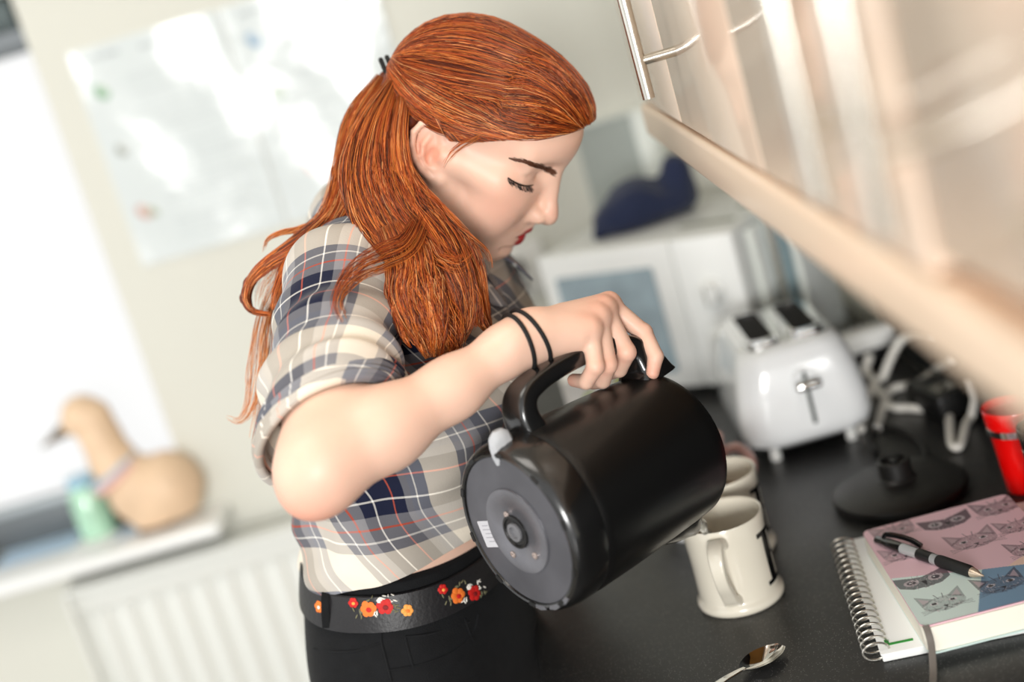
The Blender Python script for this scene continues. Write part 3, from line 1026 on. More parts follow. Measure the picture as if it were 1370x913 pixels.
# spoon
s0, s1 = onz(955, 925, 0.905), onz(1046, 866, 0.9055)
sd = nrm((s1 - s0) * np.array([1, 1, 0]))
sn = np.cross((0, 0, 1), sd)
Ms = frame(np.array([s1[0], s1[1], 0.9005]), sn, sd, np.array([0, 0, 1.0]))
t = thing('teaspoon', 'stainless steel teaspoon on the worktop at the bottom edge', 'spoon', Ms[:3, 3], Ms)
rings = []
for k in range(15):
    u = k / 14
    yy = -0.052 * u
    hw = 0.0165 * math.sin(math.pi * min(1, 0.06 + u * 0.9)) ** 0.62
    dip = 0.007 * math.sin(math.pi * min(1, u * 0.95)) ** 0.8
    ring = []
    for a in np.linspace(-1, 1, 13):
        ring.append((hw * a, yy, 0.0075 + 0.001 * u - dip * (1 - a * a)))
    for a in np.linspace(1, -1, 13):
        ring.append((hw * a * 0.97, yy, 0.0062 + 0.001 * u - dip * (1 - a * a) + 0.0004))
    rings.append(ring)
V, F = loft(rings)
V[:, 2] -= V[:, 2].min() - 0.0001
mk('bowl', xf((V, F), Ms), chrome_m, t)
mk('stem', xf(strip(smooth_path([(0, -0.049, 0.0075), (0, -0.06, 0.0085), (0, -0.08, 0.009), (0, -0.12, 0.006), (0, -0.145, 0.0025)], 20), np.linspace(0.005, 0.013, 20), 0.0016, (0, 0, 1)), Ms), chrome_m, t)

# ---------------------------------------------------------------- window sill: jar, duck, papers, clear bits
ZS = 0.7952
dc = onz(215, 703, ZS)
DY = dc[1]
wood = mat('pale_wood', '#e2c4a4', 0.5, noise=(14, 0.12), bump=(60, 0.1))
dz = lambda x, y: onY(x, y, DY)
nk = [dz(212, 655), dz(175, 640), dz(150, 615), dz(135, 585), dz(122, 560), dz(110, 556)]


def duck(p):
    d = s_cone(p, dz(222, 650), dz(185, 652), 0.068, 0.056)
    d = smin(d, s_cone(p, dz(205, 676), dz(185, 665), 0.054, 0.046), 0.02)
    d = smin(d, s_cone(p, dz(245, 672), dz(238, 655), 0.030, 0.044), 0.02)
    for i in range(1, 5):
        d = smin(d, s_cone(p, nk[i], nk[i + 1], (0.046, 0.041, 0.036, 0.035, 0.039)[i - 1], (0.041, 0.036, 0.035, 0.039, 0.039)[i - 1]), 0.014)
    d = smin(d, s_cone(p, dz(112, 558), dz(88, 574), 0.031, 0.013), 0.012)
    return smax(d, ZS + 0.012 - p[:, 2], 0.004)


lo_ = np.array([dz(70, 600)[0] - 0.06, DY - 0.09, ZS])
hi_ = np.array([dz(262, 650)[0] + 0.05, DY + 0.09, dz(110, 535)[2] + 0.04])
t = thing('wooden_duck', 'pale wooden duck with a pastel neck band on the window sill', 'ornament', (dc[0], DY, ZS))
mk('carved_body', surface(duck, lo_, hi_, 0.0042), wood, t, ang=180)
mk('bill', tube(smooth_path([dz(92, 571), dz(75, 584), dz(56, 599)], 10), np.linspace(0.017, 0.0015, 10), 14), mat('dark_wood_bill', '#6b5c49', 0.5), t)
mk('feet_block', bx(dc[0] - 0.035, dc[0] + 0.03, DY - 0.03, DY + 0.03, ZS, ZS + 0.0125, 0.004), mat('dark_wood', '#5a3b26', 0.5), t)
tt = nrm(dz(150, 615) - dz(180, 645))
n1 = nrm(np.cross(tt, (0, 1, 0)))
cc = dz(155, 632)
for k, (cl, o_) in enumerate((('#b9c4cf', 0.006), ('#e9b9ad', -0.007))):
    a = np.linspace(0, 2 * math.pi, 33)
    pth = cc + tt * o_ + 0.0505 * (np.cos(a)[:, None] * n1 + np.sin(a)[:, None] * np.array([0, 1, 0]))
    mk('neck_band', tube(pth, 0.0068, 10), mat('ribbon_%s' % ('blue' if k == 0 else 'pink'), cl, 0.6), t)
jc = onz(135, 715, ZS)
t = thing('green_jar', 'green glass jar with a blue lid beside the wooden duck', 'jar', (jc[0], jc[1], ZS))
Mj = frame((jc[0], jc[1], ZS), (1, 0, 0), (0, 1, 0), (0, 0, 1))
mk('jar_glass', lathe([(0.03, 0.0), (0.034, 0.004), (0.035, 0.02), (0.034, 0.085), (0.026, 0.102), (0.024, 0.108)], Mj, 36), mat('green_glass', '#c2efd2', 0.15, coat=0.6, trans=0.25, noise=(60, 0.25)), t)
mk('jar_lid', lathe([(0.026, 0.106), (0.027, 0.108), (0.027, 0.122), (0.025, 0.124)], Mj, 36), mat('blue_lid', '#9cc3d8', 0.3), t)
for k, (px_, py_, w_, h_, a_, cl, lab) in enumerate([(170, 712, 0.10, 0.08, 0.3, '#c7d9ec', 'pale blue folded paper lying under the duck'), (55, 735, 0.16, 0.10, 0.05, '#c3dcf2', 'light blue leaflet lying flat on the window sill'),
                                                  (128, 728, 0.09, 0.07, -0.2, '#f4f6f6', 'white paper slip in front of the green jar')]):
    q = onz(px_, py_, ZS)
    q[1] = max(q[1], 2.475 + h_ / 2 + 0.02)
    o = mk('paper_sheet', xf(bx(-w_ / 2, w_ / 2, -h_ / 2, h_ / 2, 0.0004 + 0.001 * k, 0.0012 + 0.001 * k), rotz(a_, (q[0], q[1], ZS))), mat('paper_%d' % k, cl, 0.5), None)
    tag(o, lab, 'paper')
gb_ = onz(196, 712, ZS)
o = mk('glass_ball', ball((gb_[0], gb_[1], ZS + 0.0125), 0.012, 20), mat('clear_blue_glass', '#9fb2e0', 0.05, coat=0.5, trans=0.7))
tag(o, 'small clear bluish glass ball on the window sill by the duck', 'ornament')


# ================================================================ kettle held over the mugs
KB = at(690, 712, 1.285)
KL = at(897, 593, 1.400)
ka = nrm(KL - KB)
KH = np.linalg.norm(KL - KB)
ku = np.array([0, 0, 1.0]) + 0.10 * nrm(_f)
ku = nrm(ku - ka * (ku @ ka))
kw = np.cross(ka, ku)
KM = frame(KB, ku, kw, ka)                          # local x = handle side, z = base to lid
KR = 124 * 1.285 / FPX
kettle_m = mat('matt_black_enamel', '#0f0f0f', 0.34, coat=0.1, bump=(500, 0.04))
kplas_m = mat('black_kettle_plastic', '#141414', 0.22, spec=0.8, coat=0.3)
kplate_m = mat('worn_grey_base_plate', '#55555a', 0.28, metal=0.3, noise=(14, 0.35))
kgrey_m = mat('grey_base_disc', '#6e6e73', 0.3, metal=0.35, noise=(20, 0.3))
t = thing('kettle', 'matt black electric jug kettle tipped over to pour', 'kettle', KB, KM)
L = lambda vf: xf(vf, KM)
R = KR
mk('body', L(lathe([(R * 0.985, 0.036), (R * 0.998, 0.038), (R, 0.046), (R * 0.985, 0.09), (R * 0.955, 0.14), (R * 0.92, KH - 0.016), (R * 0.905, KH - 0.006), (R * 0.87, KH), (0.0, KH + 0.001)], None, 96, True, False)), kettle_m, t)
br = mk('base_ring', L(lathe([(R * 0.86, 0.004), (R * 0.875, 0.0005), (R * 0.90, 0.0), (R * 0.93, 0.0012), (R * 0.965, 0.005), (R * 0.99, 0.012), (R, 0.022), (R, 0.034), (R * 0.992, 0.0365)], None, 96, False, False)), kplas_m, t)
pl_ = mk('base_plate', L(lathe([(R * 0.872, 0.0030), (R * 0.86, 0.0022), (R * 0.50, 0.0022), (R * 0.49, 0.0012), (R * 0.47, 0.0008), (0.0, 0.0008)], None, 80, False, False)), kplate_m, t)
mk('centre_disc', L(lathe([(R * 0.50, 0.002), (R * 0.495, 0.0004), (R * 0.30, 0.0), (R * 0.29, 0.0006), (0.0, 0.0006)], None, 64, False, False)), kgrey_m, pl_)
mk('socket_ring', L(lathe([(0.0165, 0.0006), (0.0162, -0.0016), (0.0140, -0.0018), (0.0132, -0.0004), (0.0, -0.0002)], None, 40, False, False)), blk_m, pl_)
mk('socket_core', L(lathe([(0.0092, -0.0003), (0.0090, -0.0026), (0.0060, -0.0028), (0.0055, -0.0004), (0.0, -0.0003)], None, 32, False, False)), mat('worn_grey_plastic', '#6d6d70', 0.3), pl_)


def onbase(px, py):
    """a point of the base plane, in kettle space, under a pixel of the photograph's frame"""
    d = ray(px, py)
    s = ((KB - CAM) @ ka) / (d @ ka)
    q = CAM + d * s - KB
    return np.array([q @ ku, q @ kw])


for px_, py_ in ((678, 689), (687, 742), (716, 744)):
    q = onbase(px_, py_)
    mk('screw', L(lathe([(0.0035, -0.0001), (0.0033, -0.0011), (0.0018, -0.0014), (0.0, -0.0009)], frame((q[0], q[1], 0), (1, 0, 0), (0, 1, 0), (0, 0, 1)), 16, False, False)), mat('bronze_screw', '#c7b6ae', 0.25, metal=0.8) if 'bronze_screw' not in bpy.data.materials else bpy.data.materials['bronze_screw'], pl_)
q0_, q1_, q2_ = onbase(636, 699), onbase(655, 698), onbase(642, 734)
ex, ey = q1_ - q0_, q2_ - q0_
lw, lh = np.linalg.norm(ex), np.linalg.norm(ey)
ex = ex / lw
eyn = ey - ex * (ey @ ex)
lh = np.linalg.norm(eyn)
eyn = eyn / lh
lc = q0_ + ex * lw / 2 + eyn * lh / 2
lbl = mk('rating_label', L(prism(rrect(lw, lh, 0.0015, 4), frame((lc[0], lc[1], 0.0023), (*ex, 0), (*eyn, 0), (0, 0, -1)), 0.0006)), mat('silver_label_paper', '#c9c8cc', 0.45), pl_)
ink = []
for k in range(5):
    ink.append(xf(box((lw * (0.02 * k - 0.06), lh * (-0.32 + 0.15 * k), 0), (lw * (0.55 if k % 2 else 0.4), 0.0009, 0.0002)), frame((lc[0], lc[1], 0.00165), (*ex, 0), (*eyn, 0), (0, 0, -1))))
mk('label_print', L(cat(*ink)), mat('grey_label_ink', '#a3a2a8', 0.6), pl_)
for k in range(10):                                  # slots around the rim of the base
    a = (k * 36 + 10) * DEG
    c, s = math.cos(a), math.sin(a)
    mk('rim_slot', L(prism(rrect(0.0042, 0.010, 0.0018, 3), frame((R * 0.900 * c, R * 0.900 * s, 0.0014), (c, s, 0), (-s, c, 0), (0, 0, -1)), 0.0017)), blk_m, br)
# worn silver patches at the rim
for a0_ in (150, 165, 182):
    a = a0_ * DEG
    c, s = math.cos(a), math.sin(a)
    mk('worn_patch', L(prism([(-.002, -.007), (.0015, -.009), (.003, -.001), (.001, .008), (-.002, .006)], frame((R * 0.905 * c, R * 0.905 * s, 0.0006), (c, s, 0), (-s, c, 0), (0, 0, -1)), 0.0008)), kgrey_m, br)
# seam line
mk('seam', L(lathe([(R * 1.0012, 0.0352), (R * 1.0018, 0.0358), (R * 1.0012, 0.0364)], None, 96, False, False)), mat('seam_black', '#060606', 0.6), t)
# lid and spout at the far end
mk('lid', L(lathe([(R * 0.82, KH + 0.0005), (R * 0.80, KH + 0.006), (R * 0.6, KH + 0.012), (0.0, KH + 0.014)], None, 64, False, False)), kplas_m, t)
sp = []
for z, pr_, hw in ((KH * 0.60, 0.0005, 0.004), (KH * 0.72, 0.007, 0.017), (KH * 0.84, 0.015, 0.023), (KH * 0.92, 0.018, 0.023), (KH * 0.965, 0.0205, 0.021), (KH * 0.985, 0.020, 0.018)):
    r0_ = R * (1.0 - 0.09 * min(1, z / KH))
    ring = []
    for k in range(17):
        u = k / 16 * 2 - 1
        ring.append((-(r0_ - 0.004 + (pr_ + 0.004) * (1 - abs(u) ** 1.7)), hw * u, z))
    for k in range(16, -1, -1):
        u = k / 16 * 2 - 1
        ring.append((-(r0_ - 0.010 + (pr_ + 0.003) * (1 - abs(u) ** 1.7)), hw * 0.9 * u, z))
    sp.append(ring)
mk('spout', L(loft(sp)), kplas_m, t)
# handle: two legs and a long grip, swept in the plane of the axis
hx = R + 0.037
hp = smooth_path([(R * 0.90, 0, 0.049), (R + 0.012, 0, 0.046), (R + 0.027, 0, 0.053), (hx - 0.003, 0, 0.072), (hx, 0, 0.100), (hx, 0, 0.135), (hx - 0.003, 0, 0.164), (R + 0.022, 0, 0.189), (R + 0.003, 0, 0.199), (R * 0.85, 0, 0.201)], 60)
tw = np.interp(np.linspace(0, 1, 60), [0, 0.15, 0.35, 0.6, 0.8, 1], [0.038, 0.035, 0.030, 0.026, 0.034, 0.050])
tt_ = np.interp(np.linspace(0, 1, 60), [0, 0.15, 0.35, 0.6, 0.8, 1], [0.027, 0.022, 0.0195, 0.0175, 0.024, 0.048])
mk('handle', L(strip(hp, tw, tt_, (0, 0, -1))), kplas_m, t)
g = at(672, 598, 1.272) - KB
gl = np.array([g @ ku, g @ kw, g @ ka])
gdir = nrm(np.array([gl[0], gl[1], -0.004]))
mk('switch_lever', L(cat(tube(np.array([gl * np.array([1, 1, 1]) - gdir * 0.014, gl - gdir * 0.006, gl + gdir * 0.004, gl + gdir * 0.012, gl + gdir * 0.0165]), [0.011, 0.0125, 0.0125, 0.0105, 0.005], 8, flat=0.6))),
   mat('clear_ribbed_plastic', '#e3e6ea', 0.08, coat=0.5, trans=0.45), t)

# ---------------------------------------------------------------- mugs
mug_m = mat('cream_glazed_china', '#e3dccb', 0.14, coat=0.4)
ink_m = mat('black_glaze_letter', '#0c0c0d', 0.2)


def mug(c, label, group=None):
    ang0 = math.atan2(-c[1], -c[0])
    t = thing('mug', label, 'mug', (c[0], c[1], 0.9005), rotz(ang0), group)
    M_ = rotz(ang0, (c[0], c[1], 0.9005))            # local +x looks at the camera side
    L_ = lambda vf: xf(vf, M_)
    H = 0.094
    K = np.diag([1.05, 1.05, 1.05, 1])
    M_ = M_ @ K
    mk('cup', L_(lathe([(0.0, 0.002), (0.038, 0.001), (0.0425, 0.0), (0.0446, 0.002), (0.0452, 0.005), (0.0446, 0.0085), (0.0424, 0.0105), (0.0412, 0.0135), (0.0410, 0.05), (0.0418, 0.08), (0.0428, H - 0.002),
                       (0.0420, H), (0.0402, H - 0.001), (0.0392, 0.08), (0.0385, 0.03), (0.034, 0.011), (0.0, 0.0095)], None, 80, False, False)), mug_m, t)
    a = -13 * DEG
    ca, sa = math.cos(a), math.sin(a)
    pts = smooth_path([(0.040, 0.080), (0.052, 0.0845), (0.064, 0.079), (0.0685, 0.064), (0.0645, 0.048), (0.056, 0.034), (0.049, 0.024), (0.0405, 0.018)], 36)
    p3 = np.stack([pts[:, 0] * ca, pts[:, 0] * sa, pts[:, 1]], -1)
    wd = np.interp(np.linspace(0, 1, 36), [0, 0.15, 0.5, 0.85, 1], [0.020, 0.0165, 0.013, 0.0155, 0.020])
    mk('handle', L_(strip(p3, wd, np.interp(np.linspace(0, 1, 36), [0, .2, .8, 1], [0.012, 0.0085, 0.0085, 0.012]), (0, 0, 1))), mug_m, t)
    spur = smooth_path([(0.0605, 0.042), (0.067, 0.0395), (0.071, 0.034)], 8)
    # printed letters wrapped on the wall
    def patch(a0, a1, z0, z1, n=10):
        aa = np.linspace(a0, a1, n) * DEG
        zz = np.linspace(z0, z1, 6)
        rad = lambda z: np.interp(z, [0.017, 0.05, 0.08, 0.092], [0.0412, 0.0410, 0.0418, 0.0428]) + 0.00035
        return loft([[(rad(z) * math.cos(q), rad(z) * math.sin(q), z) for q in aa] for z in zz], False, False, False)
    mk('printed_letter', L_(cat(patch(55, 71, 0.020, 0.076), patch(44, 82, 0.0715, 0.0765), patch(46, 82, 0.019, 0.0235), patch(72, 114, 0.0465, 0.0495), patch(114, 126, 0.020, 0.076), patch(105, 136, 0.072, 0.0755),
                                patch(105, 136, 0.020, 0.0235))), ink_m, t)
    b_ = []
    for k in range(14):
        u = math.pi * (k / 13) - math.pi / 2
        b_.append(patch(-90 + 16 - 14 * math.cos(u) - 6, -90 + 16 - 14 * math.cos(u) + 6 - 2, 0.045 + 0.026 * math.sin(u) - 0.0035, 0.045 + 0.026 * math.sin(u) + 0.0035, 4))
    b_.append(patch(-72, -60, 0.020, 0.073))
    return t, M_, L_


M1 = np.array([0.117, 1.405])
M2 = np.array([0.135, 1.523])
m1, _, L1 = mug(M1, 'cream china mug with a black letter being filled from the kettle spout', 'cream mugs with black letters')
m2, _, L2 = mug(M2, 'cream china mug with a tea bag in it, behind the mug being filled', 'cream mugs with black letters')
tb = thing('tea_bag', 'dark wet tea bag lying inside the further cream mug', 'tea bag', (M2[0], M2[1], 0.93))
mk('pouch', ball((M2[0] - 0.006, M2[1] + 0.015, 0.9735), (0.021, 0.018, 0.008), 18), mat('wet_tea', '#3a1d10', 0.6, noise=(120, 0.4), bump=(150, 0.4)), tb)
mk('tea_liquid', xf(lathe([(0.0, 0), (0.0400, 0)], None, 40, False, False), frame((M2[0], M2[1], 0.971), (1, 0, 0), (0, 1, 0), (0, 0, 1))), mat('weak_tea', '#b9a184', 0.08, coat=0.3), m2)
water_m = mat('clear_water', '#eef3f5', 0.03, trans=0.92, ior=1.33)
mk('hot_water', xf(lathe([(0.0, 0), (0.0386, 0)], None, 40, False, False), frame((M1[0], M1[1], 0.940), (1, 0, 0), (0, 1, 0), (0, 0, 1))), mat('water_surface', '#c9c2b2', 0.04, coat=0.5), m1)
# pouring stream: from the spout lip, curving down into the mug
tip = KB + ka * (KH * 0.985) - ku * (R * 0.91 + 0.013)
end = np.array([M1[0] - 0.012, M1[1] + 0.002, 0.9415])
pts = []
for k in range(26):
    u = k / 25
    q = tip + (end - tip) * np.array([u ** 0.85, u ** 0.85, u ** 1.7])
    pts.append(q)
pts = np.array(pts)
rad = 0.0062 * (1 - 0.35 * np.linspace(0, 1, 26)) * (1 + 0.16 * np.sin(np.linspace(0, 22, 26)))
tag(mk('water_stream', tube(pts, rad, 14), water_m), 'clear stream of hot water pouring from the kettle spout into the front mug', 'water')

# pink mug and white bowl further back
pk = np.array([0.128, 1.678])
t = thing('mug', 'pink china mug standing behind the kettle with only its handle showing', 'mug', (pk[0], pk[1], 0.9005))
Mx = frame((pk[0], pk[1], 0.9005), (1, 0, 0), (0, 1, 0), (0, 0, 1))
pink_m = mat('pink_glaze', '#dba89d', 0.2, coat=0.3)
mk('cup', xf(lathe([(0.0, 0.001), (0.034, 0.0), (0.039, 0.004), (0.040, 0.08), (0.0405, 0.085), (0.038, 0.084), (0.037, 0.01), (0.0, 0.008)], None, 48, False, False), Mx), pink_m, t)
mk('handle', xf(strip(smooth_path([(0.038, 0, 0.068), (0.055, 0, 0.070), (0.067, 0, 0.058), (0.069, 0, 0.042), (0.060, 0, 0.026), (0.038, 0, 0.020)], 28), 0.012, 0.010, (0, 0, 1)), Mx @ rotz(-0.35)), pink_m, t)
bo = np.array([0.0905, 1.60])
t = thing('bowl', 'small white footed bowl under the kettle spout beside the mugs', 'bowl', (bo[0], bo[1], 0.9005))
mk('bowl_wall', lathe([(0.0, 0.001), (0.017, 0.0), (0.0195, 0.004), (0.019, 0.008), (0.030, 0.016), (0.041, 0.034), (0.044, 0.050), (0.0425, 0.0505), (0.039, 0.034), (0.028, 0.018), (0.0, 0.012)],
                      frame((bo[0], bo[1], 0.9005), (1, 0, 0), (0, 1, 0), (0, 0, 1)), 48, False, False), mat('white_china', '#ececea', 0.15, coat=0.3), t)


# ================================================================ the woman pouring the kettle
from mathutils.bvhtree import BVHTree

BY = -22 * DEG                                        # the way her body faces, from +X towards the camera
bf = np.array([math.cos(BY), math.sin(BY), 0])
bl = np.array([-math.sin(BY), math.cos(BY), 0])
up = np.array([0, 0, 1.0])
HIP = np.array([-0.210, 1.460, 1.035])
PO = np.array([HIP[0], HIP[1], 0.0])
pw = thing('person', 'woman with long red hair in a plaid shirt and black jeans pouring from a kettle', 'person', PO)
SR = at(462, 378, 1.415)
EL = at(428, 622, 1.245)
WR = at(704, 452, 1.322)
CH = np.array([-0.150, 1.505, 1.255])                 # middle of the chest
NB = np.array([-0.116, 1.520, 1.366])                              # base of the neck
SL = np.array([-0.130, 1.525, SR[2]]) + bl * 0.155


def rot3(y, p, r):
    cy, sy, cp, sp_, cr_, sr = math.cos(y), math.sin(y), math.cos(p), math.sin(p), math.cos(r), math.sin(r)
    return np.array([[cy, -sy, 0], [sy, cy, 0], [0, 0, 1]]) @ np.array([[cp, 0, sp_], [0, 1, 0], [-sp_, 0, cp]]) @ np.array([[1, 0, 0], [0, cr_, -sr], [0, sr, cr_]])


HM = rot3(-22 * DEG, 42 * DEG, 2.5 * DEG)
HT = np.array([-0.0325, 1.5055, 1.4390])
tol = lambda p: (p - HT) @ HM                         # world -> head
tow = lambda q: np.asarray(q) @ HM.T + HT


def earframe():
    def side(px, py, y):
        za, zb_ = 1.36, 1.50
        for _ in range(40):
            zm = (za + zb_) / 2
            if tol(at(px, py, zm))[1] < y:
                za = zm
            else:
                zb_ = zm
        q = tol(at(px, py, za))
        q[1] = 0
        return q
    tp, lo2 = side(570, 162, -0.076), side(583, 248, -0.071)
    e = nrm(tp - lo2)
    return (tp + lo2) / 2, e, np.linalg.norm(tp - lo2) / 2


EC, EU, EH = earframe()
EF = np.array([EU[2], 0, -EU[0]])                     # forwards across the ear


def head_d(q0):
    q = q0.copy()
    q[:, 1] = np.abs(q[:, 1])
    d = s_ell(q, (-0.006, 0, 0.046), (0.088, 0.070, 0.070))
    d = smin(d, s_ell(q, (0.054, 0, 0.058), (0.056, 0.058, 0.042)), 0.028)
    d = smin(d, s_ell(q, (0.048, 0, -0.012), (0.050, 0.053, 0.062)), 0.03)
    d = smin(d, s_cone(q, (0.0935, 0, 0.044), (0.075, 0.043, 0.042), 0.0115, 0.010), 0.014)
    d = smin(d, s_ell(q, (0.064, 0.036, -0.016), (0.025, 0.024, 0.026)), 0.022)
    d = smin(d, s_cone(q, (0.055, 0.048, 0.002), (0.015, 0.060, 0.004), 0.017, 0.013), 0.02)
    d = smin(d, s_ell(q, (0.052, 0.034, -0.045), (0.030, 0.026, 0.028)), 0.022)
    d = smin(d, s_cone(q, (0.008, 0.048, -0.042), (0.067, 0.014, -0.080), 0.020, 0.017), 0.02)
    d = smin(d, s_cone(q, (0.000, 0.054, 0.0), (0.008, 0.049, -0.042), 0.017, 0.019), 0.02)
    d = smin(d, s_ell(q, (0.042, 0, -0.055), (0.043, 0.042, 0.036)), 0.02)
    d = smin(d, s_ell(q, (0.077, 0, -0.081), (0.0165, 0.018, 0.0165)), 0.016)
    d = smin(d, s_ell(q, (0.0705, 0, -0.051), (0.027, 0.029, 0.027)), 0.016)
    # eye sockets and lids
    d = smax(d, -s_ell(q, (0.101, 0.031, 0.022), (0.019, 0.018, 0.013)), 0.012)
    d = smin(d, s_ell(q, (0.0730, 0.031, 0.018), (0.0140, 0.0150, 0.0132)), 0.005)
    d = smin(d, s_cone(q, (0.0860, 0.022, 0.0090), (0.078, 0.043, 0.0130), 0.0022, 0.0020), 0.006)
    d = smin(d, s_cone(q, (0.0890, 0.022, 0.0300), (0.080, 0.044, 0.0280), 0.0032, 0.003), 0.010)
    # nose
    n = s_cone(q, (0.0945, 0, 0.034), (0.1090, 0, -0.012), 0.0080, 0.0074)
    n = smin(n, s_ell(q, (0.1120, 0, -0.0250), (0.0110, 0.0100, 0.0104)), 0.012)
    n = smin(n, s_ell(q, (0.1035, 0.0118, -0.0275), (0.0095, 0.0062, 0.0078)), 0.006)
    n = smin(n, s_cone(q, (0.1050, 0, -0.032), (0.094, 0, -0.040), 0.0055, 0.006), 0.006)
    d = smin(d, n, 0.011)
    d = smax(d, -s_ell(q, (0.1060, 0.0062, -0.0378), (0.0042, 0.0027, 0.0040)), 0.003)
    # lips
    d = smin(d, s_cone(q, (0.0975, 0.0, -0.0490), (0.0790, 0.0260, -0.0570), 0.0058, 0.0026), 0.006)
    d = smin(d, s_cone(q, (0.0915, 0.0, -0.0640), (0.0775, 0.0240, -0.0600), 0.0082, 0.0036), 0.006)
    d = smax(d, -s_cone(q, (0.1045, 0.0, -0.0560), (0.0815, 0.0275, -0.0590), 0.0019, 0.0010), 0.003)
    d = smax(d, -s_cone(q, (0.0985, 0.0, -0.0785), (0.088, 0.020, -0.076), 0.0036, 0.003), 0.006)
    # ear
    r = q - np.array([EC[0], 0.0, EC[2]])
    uf, vf_, w = r @ EF, r @ EU, q[:, 1]
    tilt = 0.0705 - 0.33 * uf
    wl = w - tilt
    k0 = np.sqrt((uf / 0.0165) ** 2 + (vf_ / (EH * 0.93)) ** 2 + (wl / 0.0042) ** 2)
    e = (k0 - 1) * 0.0042

    def epath(pts, r0, r1, k):
        n_ = len(pts)
        o = None
        for i in range(n_ - 1):
            a_, b_ = [np.array([EC[0], 0, EC[2]]) + EF * t_[0] + EU * EH * t_[1] + np.array([0, 0.0705 - 0.33 * t_[0] + t_[2], 0]) for t_ in pts[i:i + 2]]
            c_ = s_cone(q, a_, b_, r0 + (r1 - r0) * i / (n_ - 1), r0 + (r1 - r0) * (i + 1) / (n_ - 1))
            o = c_ if o is None else smin(o, c_, k)
        return o
    helix = epath([(0.007, 0.05, -0.001), (0.012, 0.30, 0.002), (0.0125, 0.62, 0.0035), (0.006, 0.90, 0.005), (-0.004, 0.94, 0.006), (-0.012, 0.72, 0.007), (-0.0155, 0.35, 0.007), (-0.0145, -0.10, 0.0065), (-0.010, -0.45, 0.005), (-0.004, -0.72, 0.003)], 0.0031, 0.0036, 0.002)
    anti = epath([(0.001, 0.55, 0.002), (-0.0055, 0.30, 0.0045), (-0.0075, 0.0, 0.0055), (-0.0055, -0.30, 0.0045), (0.0, -0.48, 0.003), (0.006, -0.46, 0.003)], 0.0026, 0.0030, 0.002)
    e = smin(smin(e, helix, 0.003), anti, 0.0025)
    e = smin(e, s_ell(q, np.array([EC[0], 0, EC[2]]) + EF * 0.0115 - EU * 0.003 + np.array([0, 0.0715, 0]), (0.0055, 0.0055, 0.008)), 0.004)
    e = smin(e, s_ell(q, np.array([EC[0], 0, EC[2]]) + EF * 0.003 - EU * EH * 0.80 + np.array([0, 0.0715, 0]), (0.0085, 0.0046, 0.0085)), 0.005)
    e = smax(e, -s_ell(q, np.array([EC[0], 0, EC[2]]) + EF * 0.0025 - EU * 0.002 + np.array([0, 0.0765, 0]), (0.0062, 0.0085, 0.0098)), 0.0025)
    e = smax(e, 0.055 - w, 0.004)
    return smin(d, e, 0.004)


def inbody(p, o):
    r = p - o
    return np.stack([r @ bf, r @ bl, r[:, 2]], -1)


# hand: wrist to knuckles, then four fingers closing over the handle and a thumb on its far side
PHX = lambda *a: [at(x, y, z) for x, y, z in a]
FING = [
    (PHX((816, 409, 1.374), (861, 446, 1.374), (877, 477, 1.364), (873, 499, 1.362)), (0.0100, 0.0088, 0.0078, 0.0066)),
    (PHX((808, 416, 1.359), (838, 472, 1.352), (828, 494, 1.368), (812, 500, 1.388)), (0.0104, 0.0092, 0.0082, 0.0070)),
    (PHX((800, 428, 1.345), (813, 489, 1.337), (806, 509, 1.352), (793, 512, 1.374)), (0.0102, 0.0090, 0.0080, 0.0069)),
    (PHX((789, 444, 1.330), (797, 491, 1.324), (784, 511, 1.334), (768, 509, 1.350)), (0.0096, 0.0083, 0.0074, 0.0064)),
]
THUMB = (PHX((728, 455, 1.352), (768, 462, 1.385), (800, 478, 1.398), (822, 486, 1.400)), (0.0150, 0.0125, 0.0100, 0.0078))


def hand_d(p):
    palm = None
    ends = [f[0][0] for f in FING]
    for i, e in enumerate(ends):
        c = s_cone(p, WR + (e - WR) * 0.06, e, 0.0185, 0.0118 if i < 3 else 0.0112)
        palm = c if palm is None else smin(palm, c, 0.014)
    d = palm
    d = smin(d, s_cone(p, WR + (THUMB[0][0] - WR) * 0.5, THUMB[0][1], 0.018, 0.0135), 0.016)
    d = smin(d, s_cone(p, WR + 0.012 * nrm(ends[3] - WR), ends[3] + (WR - ends[3]) * 0.25 - up * 0.004, 0.0175, 0.0125), 0.014)
    for i, e in enumerate(ends):                      # knuckles and tendons
        d = smin(d, s_ell(p, e + up * 0.0040, (0.0088, 0.0088, 0.0082)), 0.007)
        t0 = WR + (e - WR) * 0.45 + up * 0.0135
        d = smin(d, s_cone(p, t0, e + up * 0.006, 0.0014, 0.0030), 0.009)
    for J, r in FING + [THUMB]:
        f = None
        for k in range(3):
            c = s_cone(p, J[k], J[k + 1], r[k], r[k + 1])
            f = c if f is None else smin(f, c, 0.0015)
        f = smin(f, s_ell(p, J[1] + up * 0.001, (r[1] * 1.02,) * 3), 0.002)
        d = smin(d, f, 0.0035)
    return d


